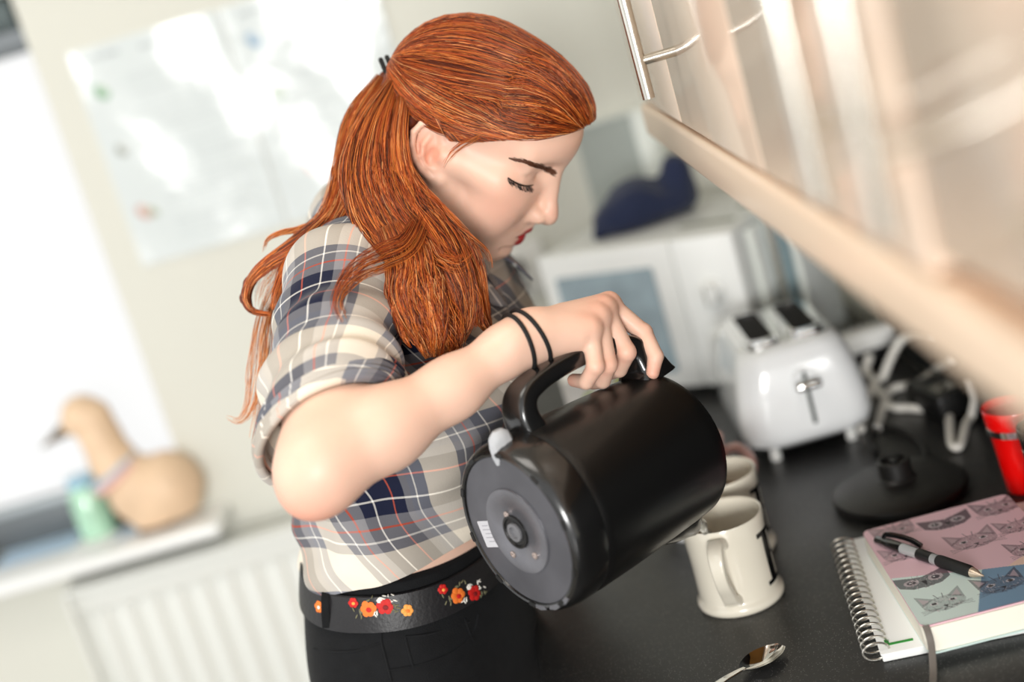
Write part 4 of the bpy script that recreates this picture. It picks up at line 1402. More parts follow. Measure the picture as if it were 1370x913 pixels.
def arm_d(p):
    ax = nrm(EL - SR)
    d = s_cone(p, SR, SR + (EL - SR) * 0.5, 0.050, 0.046)
    d = smin(d, s_cone(p, SR + (EL - SR) * 0.5, EL, 0.044, 0.036), 0.02)
    fa = [EL, EL + (WR - EL) * 0.30, EL + (WR - EL) * 0.62, EL + (WR - EL) * 0.9, WR + (WR - EL) * 0.03]
    dn = -up * 0.004
    fa[0] = fa[0] - up * 0.002 + nrm(WR - EL) * 0.004
    fa[1] = fa[1] - up * 0.003
    fa[2] = fa[2] - up * 0.004
    rr_ = [0.0380, 0.0345, 0.0258, 0.0212, 0.0205]
    f = None
    for k in range(4):
        c = s_cone(p, fa[k], fa[k + 1], rr_[k], rr_[k + 1])
        f = c if f is None else smin(f, c, 0.02)
    f = smin(f, s_ell(p, EL + nrm(EL - WR) * 0.016 - up * 0.016, (0.025, 0.025, 0.025)), 0.022)
    f = smin(f, s_ell(p, WR - nrm(WR - EL) * 0.012 - nrm(_f) * 0.014 + up * 0.006, (0.011, 0.011, 0.011)), 0.014)
    return smin(d, f, 0.020)


def torso_d(p):
    c1, c2, c3 = inbody(p, CH - up * 0.01), inbody(p, np.array([-0.192, 1.470, 1.115])), inbody(p, HIP - up * 0.04)
    d = s_ell(c1, (0, 0, 0), (0.088, 0.138, 0.125))
    d = smin(d, s_ell(c1, (0.050, 0.062, -0.045), (0.058, 0.058, 0.060)), 0.03)
    d = smin(d, s_ell(c1, (0.050, -0.062, -0.045), (0.058, 0.058, 0.060)), 0.03)
    d = smin(d, s_ell(c2, (0, 0, 0), (0.094, 0.134, 0.130)), 0.05)
    d = smin(d, s_ell(c3, (0.002, 0, 0.0), (0.097, 0.143, 0.130)), 0.05)
    d = smin(d, s_cone(p, SR + bl * 0.03 - up * 0.012, SL - bl * 0.03 - up * 0.012, 0.044, 0.044), 0.04)
    return d


LE = SL + np.array([-0.05, 0.03, -0.265])
LW = LE + np.array([0.03, -0.01, -0.235])


def left_arm_d(p):
    d = s_cone(p, SL, LE, 0.05, 0.043)
    d = smin(d, s_cone(p, LE, LW, 0.043, 0.024), 0.02)
    d = smin(d, s_cone(p, LW, LW + np.array([0.01, 0, -0.075]), 0.021, 0.017), 0.02)
    for k in range(4):
        b_ = LW + np.array([0.012 + 0.017 * (1.5 - k), 0.002 * k, -0.075])
        d = smin(d, s_cone(p, b_, b_ + np.array([0.012, -0.006, -0.068 + 0.008 * abs(k - 1.3)]), 0.009, 0.007), 0.004)
    d = smin(d, s_cone(p, LW + np.array([0.026, -0.004, -0.03]), LW + np.array([0.052, -0.012, -0.082]), 0.012, 0.008), 0.006)
    return d


def neck_d(p):
    d = s_cone(p, NB, tow((-0.022, 0, -0.005)), 0.052, 0.048)
    d = smin(d, s_cone(p, np.array([-0.098, 1.512, 1.325]), tow((0.018, 0, -0.052)), 0.043, 0.034), 0.025)
    return smin(d, s_cone(p, NB + bl * 0.02, NB + bl * 0.0 - up * 0.05, 0.052, 0.060), 0.03)


BP = [(head_d, tol(np.zeros((1, 3)))), ]


def body_d(p):
    d = torso_d(p)
    nh = np.linalg.norm(p - HT, axis=1) < 0.26
    if nh.any():
        q = p[nh]
        x = smin(neck_d(q), d[nh], 0.04)
        d[nh] = smin(x, head_d(tol(q)), 0.018)
    na = np.full(len(p), 9.0)
    b0, b1 = np.minimum.reduce([SR, EL, WR]) - 0.12, np.maximum.reduce([SR, EL, WR]) + 0.21
    m = ((p > b0) & (p < b1)).all(1)
    if m.any():
        q = p[m]
        a = arm_d(q)
        mh = np.linalg.norm(q - at(790, 455, 1.35), axis=1) < 0.15
        if mh.any():
            a[mh] = smin(a[mh], hand_d(q[mh]), 0.012)
        na[m] = a
    # the arm only joins the trunk near the shoulder, so the elbow never fuses with the waist
    ks = np.clip(1 - np.linalg.norm(p - SR, axis=1) / 0.16, 0.02, 1) * 0.04
    h = np.maximum(ks - np.abs(d - na), 0) / ks
    d = np.minimum(d, na) - h * h * ks * 0.25
    m = np.linalg.norm(p - (SL + LW) / 2, axis=1) < 0.45
    if m.any():
        d[m] = smin(d[m], left_arm_d(p[m]), 0.012)
    return d


lo3 = np.minimum.reduce([HIP - np.array([0.17, 0.22, 0.13]), SR - 0.12, EL - 0.1, LW - np.array([0.1, 0.1, 0.18])])
hi3 = np.maximum.reduce([tow((0, 0, 0.2)) * [0, 0, 1], np.array([0.16, LW[1] + 0.12, 1.62])])
BVt, BFc = surface(body_d, lo3, hi3, 0.0021, 2)
keep = None
hq = tol(BVt)

# skin colour: rosy knuckles, ear, elbow and cheek; red lips
base = np.array(lin('#e8c0aa'))
skc = np.tile(base, (len(BVt), 1))


def tint(c, w):
    global skc
    skc = skc * (1 - w[:, None]) + np.array(lin(c)) * w[:, None]


def blob(c, r, m=1.0):
    return m * np.exp(-((BVt - np.asarray(c)) ** 2).sum(1) / (r * r))


for J, r in FING:
    tint('#e59a80', np.clip(blob(J[0] + up * 0.008, 0.012, 0.55), 0, 1))
    tint('#e59a80', np.clip(blob(J[1], 0.011, 0.45), 0, 1))
    tint('#e0907a', np.clip(blob(J[3], 0.012, 0.55), 0, 1))
tint('#e59880', blob(EL + nrm(EL - WR) * 0.03 - up * 0.04, 0.040, 0.75))
tint('#eea890', blob(tow((0.07, -0.055, -0.015)), 0.030, 0.38))
tint('#eea890', blob(tow((0.118, 0, -0.018)), 0.014, 0.30))
tint('#e6957a', blob(tow(EC + np.array([0, -0.075, 0]) + EF * 0.003), 0.013, 0.6))
tint('#eea688', blob(tow(EC + np.array([0, -0.075, 0]) - EF * 0.008 + EU * 0.01), 0.022, 0.4))
ql = hq.copy()
ql[:, 1] = np.abs(ql[:, 1])
dl = np.minimum(s_cone(ql, (0.0975, 0.0, -0.0495), (0.0800, 0.0270, -0.0572), 0.0062, 0.0030), s_cone(ql, (0.0915, 0.0, -0.0640), (0.0785, 0.0255, -0.0598), 0.0098, 0.0054))
lipw = np.clip((0.0022 - dl) / 0.0010, 0, 1) * (hq[:, 0] > 0.072)
tint('#a3101c', lipw * 0.96)

skin_m = mat('fair_skin', '#e8c0aa', 0.42, paint=True, sss=0.15, noise=(35, 0.035), bump=(900, 0.06, 0.0006), spec=0.4)
# drop the part of the surface that stays inside the jeans far below the waist
mk('body', (BVt, BFc), skin_m, pw, ang=180, col=skc)
BT = BVHTree.FromPolygons(BVt.tolist(), BFc.tolist())


def cast(T, x, y):
    o = Vector(CAM)
    d = Vector(ray(x, y)).normalized()
    h = T.ray_cast(o, d)
    return (np.array(h[0]), np.array(h[1])) if h[0] is not None else (None, None)


# ---------------------------------------------------------------- plaid cloth
def plaid():
    m = bpy.data.materials.new('plaid_cotton')
    m.use_nodes = True
    nt = m.node_tree
    b = nt.nodes['Principled BSDF']
    b.inputs['Roughness'].default_value = 0.85
    b.inputs['Sheen Weight'].default_value = 0.15
    b.inputs['Specular IOR Level'].default_value = 0.2
    uvn = nt.nodes.new('ShaderNodeUVMap')
    uvn.uv_map = 'cloth'
    sp_ = nt.nodes.new('ShaderNodeSeparateXYZ')
    nt.links.new(uvn.outputs[0], sp_.inputs[0])
    NV, GR, CRM, TP, WH, ORG = [lin(c) for c in ('#12172f', '#7c7e86', '#e3d9c8', '#807f82', '#e8e4dc', '#cc5a3a')]
    stops = [(0.0, NV), (0.08, WH), (0.092, NV), (0.23, ORG), (0.242, NV), (0.335, TP), (0.39, GR), (0.43, WH), (0.442, GR), (0.53, CRM), (0.79, TP), (0.85, WH), (0.862, TP), (0.925, ORG), (0.937, TP)]
    outs = []
    for k, per in ((0, 0.152), (1, 0.152)):
        mu = nt.nodes.new('ShaderNodeMath')
        mu.operation = 'DIVIDE'
        mu.inputs[1].default_value = per
        nt.links.new(sp_.outputs[k], mu.inputs[0])
        fr = nt.nodes.new('ShaderNodeMath')
        fr.operation = 'FRACT'
        nt.links.new(mu.outputs[0], fr.inputs[0])
        rp = nt.nodes.new('ShaderNodeValToRGB')
        rp.color_ramp.interpolation = 'CONSTANT'
        el = rp.color_ramp.elements
        el[0].position, el[0].color = 0, (*stops[0][1], 1)
        el[1].position, el[1].color = stops[1][0], (*stops[1][1], 1)
        for p_, c_ in stops[2:]:
            e_ = el.new(p_)
            e_.color = (*c_, 1)
        nt.links.new(fr.outputs[0], rp.inputs[0])
        outs.append(rp.outputs[0])
    mx = nt.nodes.new('ShaderNodeMix')
    mx.data_type = 'RGBA'
    mx.inputs[0].default_value = 0.5
    nt.links.new(outs[0], mx.inputs[6])
    nt.links.new(outs[1], mx.inputs[7])
    nt.links.new(mx.outputs[2], b.inputs['Base Color'])
    nz = nt.nodes.new('ShaderNodeTexNoise')
    nz.inputs['Scale'].default_value = 420
    tcn = nt.nodes.new('ShaderNodeTexCoord')
    nt.links.new(tcn.outputs['Object'], nz.inputs['Vector'])
    bp_ = nt.nodes.new('ShaderNodeBump')
    bp_.inputs['Strength'].default_value = 0.25
    bp_.inputs['Distance'].default_value = 0.001
    nt.links.new(nz.outputs['Fac'], bp_.inputs['Height'])
    nt.links.new(bp_.outputs[0], b.inputs['Normal'])
    return m


plaid_m = plaid()


def two_sided(rings, th, uv):
    """an open tube of cloth given thickness: rings (m,n,3) -> outer and inner walls joined at both ends"""
    m, n = rings.shape[:2]
    cen = rings.mean(1, keepdims=True)
    d = rings - cen
    inner = rings - d / np.linalg.norm(d, axis=2, keepdims=True) * th
    allr = np.concatenate([rings, inner[::-1]], 0)
    V, F = loft(allr, False, False)
    F += [(((2 * m - 1) * n + j), ((2 * m - 1) * n + (j + 1) % n), (j + 1) % n, j) for j in range(n)]
    UV = np.concatenate([uv, uv[::-1]], 0).reshape(-1, 2)
    return (V, F), UV


def interp_rows(rows, n):
    rows = np.asarray(rows, float)
    return smooth_path(rows, n)


# torso of the shirt: rows of (centre x, y, z, half depth, half width), hem to neck
rows = [(-.205, 1.462, 1.044, .1075, .153), (-.203, 1.463, 1.062, .109, .153), (-.195, 1.468, 1.106, .109, .148), (-.180, 1.475, 1.140, .118, .149), (-.166, 1.482, 1.175, .135, .155),
        (-.156, 1.490, 1.212, .137, .160), (-.148, 1.500, 1.250, .122, .164), (-.142, 1.510, 1.290, .106, .164), (-.135, 1.517, 1.325, .092, .158), (-.128, 1.520, 1.352, .080, .134), (-.120, 1.520, 1.370, .070, .096), (-.116, 1.520, 1.378, .066, .080)]
NS, NT = 150, 160
R_ = interp_rows(rows, NS)
th = np.linspace(0, 2 * math.pi, NT, endpoint=False)


def shirt_ring(r, k, extra=0.0):
    ct, s_ = np.cos(th), np.sin(th)
    e = 0.86
    cx = np.sign(ct) * np.abs(ct) ** e * (r[3] + extra)
    cy = np.sign(s_) * np.abs(s_) ** e * (r[4] + extra)
    return r[:3] + cx[:, None] * bf + cy[:, None] * bl


rings = np.array([shirt_ring(R_[k], k) for k in range(NS)])
t_ = np.linspace(0, 1, NS)[:, None]
# hem curve: the front edge rides up and lets a strip of skin show
hem = 0.004 + 0.020 * np.clip(np.cos(th + 0.85), 0, 1)
rings[:, :, 2] += (hem[None] * (1 - t_) ** 3)
# creases: slanting pulls at the waist, soft folds elsewhere
ph = th[None] * np.ones((NS, 1))
zz = rings[:, :, 2] - 1.0
fold = 0.0042 * np.sin(ph * 7 + zz * 46 + 0.6 * np.sin(ph * 3)) * np.exp(-((t_ - 0.22) / 0.22) ** 2)
fold += 0.0036 * np.sin(ph * 5 - zz * 62 + 1.2) * np.exp(-((t_ - 0.42) / 0.2) ** 2)
fold += 0.0055 * np.sin(zz * 95 + 2.0 * np.sin(ph * 2 + 0.4)) * np.exp(-((t_ - 0.12) / 0.10) ** 2) * (0.5 + 0.5 * np.cos(ph - 2.6))
fold *= 1.35
fold += 0.0040 * wob(rings.reshape(-1, 3), 60, 8).reshape(NS, NT)
fold += 0.0024 * wob(rings.reshape(-1, 3), 130, 9).reshape(NS, NT)
cen = rings.mean(1, keepdims=True)
dirn = rings - cen
dirn[..., 2] = 0
dirn /= np.linalg.norm(dirn, axis=2, keepdims=True)
rings = rings + dirn * fold[..., None]
uv = np.stack([ph * 0.135 + 0.012 * np.sin(zz * 9) + 0.75 * zz, (zz + 0.02 * np.sin(ph + 0.5)) * 1.02 + 0.035], -1)
vf, UV = two_sided(rings, 0.0025, uv)
shirt = mk('shirt', vf, plaid_m, pw, ang=180, uv=UV)
TS = BVHTree.FromPolygons(vf[0].tolist(), [tuple(f) for f in vf[1]])

# sleeve: loose tube from the shoulder, pushed up and rolled at the elbow
ax = nrm(EL - SR)
e1s = nrm(np.cross(ax, _f))
if e1s @ _R < 0:
    e1s = -e1s
cufc = at(444, 580, 1.300)
c1 = at(527, 515, 1.300)
c2 = at(362, 640, 1.300)
e1c = nrm(c1 - c2)
rc_ = np.linalg.norm(c1 - c2) / 2
spath = smooth_path([SR + bl * 0.055 + up * 0.012, SR + bl * 0.01 + up * 0.006, SR + (EL - SR) * 0.22, SR + (EL - SR) * 0.45, SR + (EL - SR) * 0.62, cufc], 90)
srad = np.interp(np.linspace(0, 1, 90), [0, 0.15, 0.35, 0.6, 0.85, 1], [0.058, 0.061, 0.060, 0.061, 0.064, rc_ * 0.97])
TH = np.linspace(0, 2 * math.pi, 120, endpoint=False)


def sleeve_rings(path, rad, tilt0, tilt1, amp=1.0, seed=0):
    n = len(path)
    out = []
    for k in range(n):
        t = k / (n - 1)
        tl = tilt0 + (tilt1 - tilt0) * t ** 1.8
        e1 = nrm(e1s * (1 - tl) + e1c * tl)
        e2 = -_f - ax * (-_f @ ax)
        e2 = nrm(e2 - e1 * (e2 @ e1))
        fd = amp * (0.0040 * math.sin(t * 20) * np.sin(TH * 2 + t * 3) + 0.0030 * np.sin(t * 38 + 2 * np.sin(TH + 1)) * (0.3 + t))
        r = rad[k] + fd
        out.append(path[k] + r[:, None] * (np.cos(TH)[:, None] * e1 + 0.95 * np.sin(TH)[:, None] * e2))
    return np.array(out)


sr_ = sleeve_rings(spath, srad, 0, 0.9)
nz_ = 0.0030 * wob(sr_.reshape(-1, 3), 75, 12).reshape(sr_.shape[:2])
d_ = sr_ - sr_.mean(1, keepdims=True)
sr_ = sr_ + d_ / np.linalg.norm(d_, axis=2, keepdims=True) * nz_[..., None]
L_ = np.concatenate([[0], np.cumsum(np.linalg.norm(np.diff(sr_.mean(1), axis=0), axis=1))])
uvs = np.stack([TH[None] * 0.066 + 0.049 + 0 * L_[:, None], L_[:, None] + 0.045 + 0.006 * np.sin(TH)[None]], -1)
vf, UV = two_sided(sr_, 0.0022, uvs)
mk('sleeve', vf, plaid_m, shirt, ang=180, uv=UV)
# rolled cuff
cn_ = 26
cpath = np.array([cufc - ax * q for q in np.linspace(0.036, -0.004, cn_)])
prof = np.sqrt(np.clip(1 - (np.linspace(-1, 1, cn_)) ** 2, 0, 1)) ** 0.5
crad = rc_ * np.linspace(0.975, 1.0, cn_) + 0.0052 * prof
cr_ = sleeve_rings(cpath, crad, 0.78, 1.0, 0.35)
nz_ = 0.0016 * wob(cr_.reshape(-1, 3), 90, 14).reshape(cr_.shape[:2])
d_ = cr_ - cr_.mean(1, keepdims=True)
cr_ = cr_ + d_ / np.linalg.norm(d_, axis=2, keepdims=True) * nz_[..., None]
uvc = np.stack([np.linspace(0, 0.045, cn_)[:, None] * 0.9 + 0.012 * TH[None] + 0.03, TH[None] * 0.066 + 0.02 + 0 * np.zeros((cn_, 1))], -1)
vf, UV = two_sided(cr_, 0.006, uvc)
mk('rolled_cuff', vf, plaid_m, shirt, ang=180, uv=UV)
# far sleeve, on the arm that hangs behind her
lp = smooth_path([SL - bl * 0.05, SL, SL + (LE - SL) * 0.5, SL + (LE - SL) * 0.95], 30)
T_, N_, B_ = frames(lp, bf)
rr0 = np.array([p + 0.060 * (np.cos(TH)[:, None] * n + np.sin(TH)[:, None] * b) for p, n, b in zip(lp, N_, B_)])
vf, UV = two_sided(rr0, 0.002, np.stack([TH[None] * 0.06 + 0 * lp[:, :1], np.linspace(0, 0.3, 30)[:, None] + 0 * TH[None]], -1))
mk('sleeve', vf, plaid_m, shirt, ang=180, uv=UV)
# collar: stand and fall around the neck, open at the front
th2 = np.linspace(0.42, 2 * math.pi - 0.42, 70)
cb = NB - up * 0.012 + bf * 0.0
cols = []
for (rad_, hh, fr_) in ((0.074, -0.006, 0), (0.068, 0.022, 0), (0.067, 0.034, 0.004), (0.072, 0.036, 0.010), (0.083, 0.022, 0.018), (0.093, 0.002, 0.026)):
    q = cb + (rad_ * 1.06 * np.cos(th2) + fr_ * np.cos(th2) ** 3 * 0.6)[:, None] * bf + rad_ * 1.12 * np.sin(th2)[:, None] * bl + (hh - np.where(np.cos(th2) > 0, 0.085, 0.040) * np.cos(th2) - 0.006 * (np.abs(np.cos(th2)) > 0.8) * (hh < 0.01) + 0.0025 * np.sin(th2 * 6 + hh * 60))[:, None] * up
    cols.append(q)
cols = smooth_path(np.array(cols).reshape(6, -1), 26).reshape(26, 70, 3)
inn = cols - 0.0022 * nrm(np.array([0, 0, 1.0]))
V1, F1 = loft(cols, False, False, False)
uvk = np.stack([th2[None] * 0.075 + 0 * np.zeros((26, 1)), np.linspace(0, 0.07, 26)[:, None] + 0.01 + 0 * th2[None]], -1).reshape(-1, 2)
co = mk('collar', (V1, F1), plaid_m, shirt, ang=180, uv=uvk)
sm_ = co.modifiers.new('cloth', 'SOLIDIFY')
sm_.thickness = 0.0022
# front placket edge with buttons
btn_m = mat('pale_button', '#cfc6b8', 0.3)
for k in range(4):
    q, n = cast(TS, 716 + 5 * k, 470 + 34 * k)
    if q is None:
        continue
    n = n if n @ _f < 0 else -n
    x_ = nrm(np.cross(n, up))
    mk('button', xf(lathe([(0.0, 0.0), (0.0048, 0.0), (0.0052, 0.001), (0.0045, 0.0018), (0.0, 0.0014)], None, 16, False, False), frame(q, x_, np.cross(n, x_), n)), btn_m, shirt)
# seam of the yoke pocket flap seen below the forearm
# ---------------------------------------------------------------- jeans, belt
jean_m = mat('black_denim', '#0e0f11', 0.8, noise=(60, 0.3), bump=(700, 0.3), sheen=0.03, spec=0.25)
jr = [(-.205, 1.461, 1.067, .100, .144), (-.207, 1.461, 1.042, .1045, .151), (-.215, 1.458, 1.008, .109, .156), (-.224, 1.455, 0.965, .110, .159), (-.229, 1.453, 0.925, .110, .161)]
b0 = jr[-1]
jr.append((b0[0] - 0.002, b0[1], b0[2] - 0.05, 0.109, 0.162))
jr.append((b0[0] - 0.004, b0[1], b0[2] - 0.11, 0.104, 0.160))
jr.append((b0[0] - 0.004, b0[1], b0[2] - 0.15, 0.092, 0.148))
JR = interp_rows(jr, 60)
th = np.linspace(0, 2 * math.pi, 120, endpoint=False)


def jring(r, ex=0.0, tiltz=0.0):
    ct, s_ = np.cos(th), np.sin(th)
    e = 0.88
    q = r[:3] + (np.sign(ct) * np.abs(ct) ** e * (r[3] + ex))[:, None] * bf + (np.sign(s_) * np.abs(s_) ** e * (r[4] + ex))[:, None] * bl
    q[:, 2] += tiltz * ct
    return q


jrings = np.array([jring(r, 0, -0.018) for r in JR])
dj = jrings - jrings.mean(1, keepdims=True)
jrings = jrings + dj / np.linalg.norm(dj, axis=2, keepdims=True) * (0.0016 * wob(jrings.reshape(-1, 3), 45, 21).reshape(60, 120))[..., None]
parts_ = [loft(jrings, True, True)]
feet = []
for s_ in (-1, 1):
    top_ = np.array(b0[:3]) + bl * s_ * 0.078 - up * 0.07
    ft = np.array([top_[0] + 0.0, top_[1] + 0.0, 0.075]) + bl * s_ * 0.015
    pth = smooth_path([top_, top_ + (ft - top_) * 0.25, top_ + (ft - top_) * 0.5 + bf * 0.012, top_ + (ft - top_) * 0.8 - bf * 0.004, ft], 30)
    parts_.append(tube(pth, np.interp(np.linspace(0, 1, 30), [0, 0.25, 0.5, 0.7, 1], [0.086, 0.078, 0.060, 0.055, 0.044]), 28, bf))
    feet.append(ft)
jeans = mk('jeans', cat(*parts_), jean_m, pw, ang=180)
shoe_m = mat('black_canvas_shoe', '#1b1b1c', 0.6)
sole_m = mat('white_rubber_sole', '#dcdad4', 0.5)
for ft in feet:
    fz = ft.copy()
    rr1 = []
    for u, w_, h_ in ((-0.06, 0.020, 0.05), (-0.05, 0.033, 0.075), (0.0, 0.038, 0.085), (0.06, 0.042, 0.06), (0.12, 0.045, 0.045), (0.165, 0.036, 0.034), (0.18, 0.018, 0.026)):
        a = np.linspace(0, math.pi, 12)
        ring = [fz * [1, 1, 0] + bf * u + bl * (w_ * math.cos(q)) + up * (0.018 + (h_ - 0.018) * math.sin(q)) for q in a]
        rr1.append(ring)
    sh_ = mk('shoe', loft(rr1), shoe_m, pw)
    rr2 = [[fz * [1, 1, 0] + bf * u + bl * (w_ * 1.06 * c_) + up * z for c_, z in ((-1, 0.0), (1, 0.0), (1, 0.02), (-1, 0.02))] for u, w_ in ((-0.064, 0.02), (-0.05, 0.035), (0.0, 0.04), (0.12, 0.047), (0.168, 0.038), (0.186, 0.018))]
    mk('sole', loft(rr2), sole_m, sh_)
TJ = BVHTree.FromPolygons(jrings.reshape(-1, 3).tolist(), [tuple(f) for f in loft(jrings, False, False)[1]])
# waistband above the belt, seams and the little coin pocket
wb = [np.array([r0.tolist() for r0 in jring(JR[k], 0.0022, 0.006)]) for k in (0, 1, 2, 3)]
for nm, pts in (('pocket_seam', ((640, 822), (634, 845), (615, 866), (585, 882), (545, 893), (520, 897))), ('coin_pocket_seam', ((542, 852), (575, 848), (628, 832))), ('coin_pocket_seam', ((542, 852), (547, 872), (553, 893))),
                ('coin_pocket_seam', ((622, 828), (630, 850), (634, 858))), ('side_seam', ((512, 832), (510, 855), (516, 880), (524, 912))), ('yoke_seam', ((420, 868), (450, 872), (480, 870), (510, 860)))):
    pp = []
    for x, y in pts:
        q, n = cast(TJ, x, y)
        if q is not None:
            pp.append(q - _f * 0.0004)
    if len(pp) > 2:
        mk(nm, tube(smooth_path(pp, 24), 0.0012, 6), jean_m, jeans)
belt_m = mat('black_leather_belt', '#1c1b1d', 0.45, bump=(260, 0.25), spec=0.5)


def rowat(z):
    zs = np.array([j[2] for j in jr[:5]])[::-1]
    return np.array([np.interp(z, zs, np.array([j[i] for j in jr[:5]])[::-1]) for i in range(5)])


bt, bb = rowat(1.0575), rowat(1.0225)
br_ = []
for k, (f_, ex) in enumerate(((0, 0.0035), (0.02, 0.0058), (0.2, 0.0062), (0.5, 0.0064), (0.8, 0.0062), (0.98, 0.0058), (1, 0.0035))):
    br_.append(jring(bt * (1 - f_) + bb * f_, ex, -0.018))
bv = loft(np.array(br_), False, False)
belt = mk('belt', bv, belt_m, pw)
TB = BVHTree.FromPolygons(bv[0].tolist(), [tuple(f) for f in bv[1]])
emb = {c: mat('thread_' + n, c, 0.65) for n, c in (('red', '#c21a16'), ('orange', '#e8762a'), ('amber', '#f0a04a'), ('white', '#e9e4da'), ('sage', '#6f6c50'), ('maroon', '#7d0f12'))}


def onbelt(x, y, lift=0.0004):
    q, n = cast(TB, x, y)
    if q is None:
        return None
    n = n if n @ _f < 0 else -n
    x_ = nrm(_R - n * (_R @ n))
    return frame(q + n * lift, x_, np.cross(n, x_), n)


def flower(x, y, rpx, col1, col2, seed=0):
    M_ = onbelt(x, y)
    if M_ is None:
        return
    s_ = rpx * 1.5 / FPX
    r = random.Random(seed)
    pet = []
    for k in range(6):
        a = k * math.pi / 3 + r.uniform(-.2, .2)
        rr_ = s_ * r.uniform(0.5, 0.62)
        pet.append(xf(ball((rr_ * math.cos(a), rr_ * math.sin(a), 0.0002), (s_ * 0.46, s_ * 0.46, 0.0009), 10), M_))
    o = mk('embroidered_flower', cat(*pet), emb[col1], belt)
    o['kind'] = 'stuff'
    mk('flower_centre', xf(ball((s_ * 0.1, -s_ * 0.1, 0.0009), (s_ * 0.36, s_ * 0.30, 0.0008), 10), M_), emb[col2], belt)


def sprig(x, y, n, c, spread, seed):
    r = random.Random(seed)
    pc = []
    for k in range(n):
        M_ = onbelt(x + r.uniform(-spread, spread), y + r.uniform(-spread * .6, spread * .6))
        if M_ is None:
            continue
        pc.append(xf(ball((0, 0, 0.0002), (0.0026, 0.0008, 0.0006), 8), M_ @ rotz(r.uniform(0, 3.1))))
    if pc:
        o = mk('embroidered_leaves', cat(*pc), emb[c], belt)
        o['kind'] = 'stuff'


for dx, dy in ((0, 0), (119, -18)):
    flower(473 + dx, 807 + dy, 7, '#c21a16', '#f0a04a', 1)
    flower(493 + dx, 815 + dy, 11, '#e8762a', '#c21a16', 2)
    flower(515 + dx, 812 + dy, 11, '#c21a16', '#7d0f12', 3)
    flower(545 + dx, 817 + dy, 8, '#f0a04a', '#e8762a', 4)
    flower(552 + dx - 44, 812 + dy - 8, 4, '#e9e4da', '#e9e4da', 6)
    sprig(520 + dx, 801 + dy, 9, '#e9e4da', 10, 5)
    sprig(500 + dx, 824 + dy, 5, '#e9e4da', 6, 9)
    sprig(478 + dx, 822 + dy, 7, '#6f6c50', 10, 6)
    sprig(532 + dx, 815 + dy, 9, '#6f6c50', 9, 7)
    sprig(496 + dx, 800 + dy, 5, '#6f6c50', 7, 8)
flower(427, 812, 8, '#e8762a', '#e9e4da', 12)
for pts in (((437, 786), (436, 800), (436, 818), (437, 840)), ((700, 752), (700, 765), (701, 780), (702, 794))):
    pp = []
    for k, (x, y) in enumerate(pts):
        q, n = cast(TB, x, y)
        if q is None:
            q, n = cast(TJ, x, y)
        if q is not None:
            pp.append(q - _f * (0.004 if 0 < k < 3 else 0.001))
    if len(pp) == 4:
        mk('belt_loop', strip(smooth_path(pp, 14), 0.0085, 0.0022, -_f), jean_m, jeans)

# ---------------------------------------------------------------- wrist bands
band_m = mat('black_hair_elastic', '#0f0f10', 0.7, bump=(900, 0.4))
fdir = nrm(WR - EL)


def wband(cx, cy, Z, ex, tx):
    c = at(cx, cy, Z)
    w1 = nrm(np.cross(fdir, _f))
    w2 = nrm(np.cross(fdir, w1))
    a = np.linspace(0, 2 * math.pi, 40)
    pts = []
    for q in a:
        v = math.cos(q) * w1 + math.sin(q) * w2
        # settle the band onto the forearm
        lo_, hi_ = 0.0, 0.06
        for _ in range(22):
            m_ = (lo_ + hi_) / 2
            if body_d((c + v * m_)[None])[0] < 0.0014:
                lo_ = m_
            else:
                hi_ = m_
        pts.append(c + v * hi_ + fdir * tx * math.cos(q))
    mk('wrist_band', tube(np.array(pts), 0.0021, 9), band_m, pw)


wband(693, 457, 1.318, 0, 0.003)
wband(709, 448, 1.322, 0, -0.001)



# ================================================================ her hair, brows and lashes
def mk_fast(name, V, F, m, parent, col):
    W = np.linalg.inv(worldof(parent))
    V = (V @ W[:3, :3].T + W[:3, 3]).astype(np.float32)
    me = bpy.data.meshes.new(name)
    me.vertices.add(len(V))
    me.vertices.foreach_set('co', V.ravel())
    me.loops.add(F.size)
    me.loops.foreach_set('vertex_index', F.ravel().astype(np.int32))
    me.polygons.add(len(F))
    me.polygons.foreach_set('loop_start', np.arange(0, F.size, 4, dtype=np.int32))
    me.polygons.foreach_set('use_smooth', np.ones(len(F), bool))
    me.update(calc_edges=True)
    a = me.color_attributes.new('paint', 'FLOAT_COLOR', 'POINT')
    c = np.ones((len(V), 4), np.float32)
    c[:, :3] = col
    a.data.foreach_set('color', c.ravel())
    o = bpy.data.objects.new(name, me)
    COL.objects.link(o)
    me.materials.append(m)
    o.parent = parent
    return o


def strands(P, rad):
    """P (n, k, 3) strand points, rad (n, k) -> three sided tapering tubes"""
    n, k = P.shape[:2]
    T = np.gradient(P, axis=1)
    T /= np.linalg.norm(T, axis=2, keepdims=True) + 1e-9
    A = np.cross(T, _f)
    A /= np.linalg.norm(A, axis=2, keepdims=True) + 1e-9
    B = np.cross(T, A)
    V = []
    for a in (math.pi / 2, math.pi * 7 / 6, math.pi * 11 / 6):
        V.append(P + rad[..., None] * (math.cos(a) * A + math.sin(a) * B))
    V = np.stack(V, 2).reshape(-1, 3)                 # (n, k, 3sides)
    i = np.arange(n)[:, None, None] * k * 3
    j = np.arange(k - 1)[None, :, None] * 3
    s = np.arange(3)[None, None]
    s2 = (s + 1) % 3
    F = np.stack([i + j + s, i + j + s2, i + j + 3 + s2, i + j + 3 + s], -1).reshape(-1, 4)
    return V, F


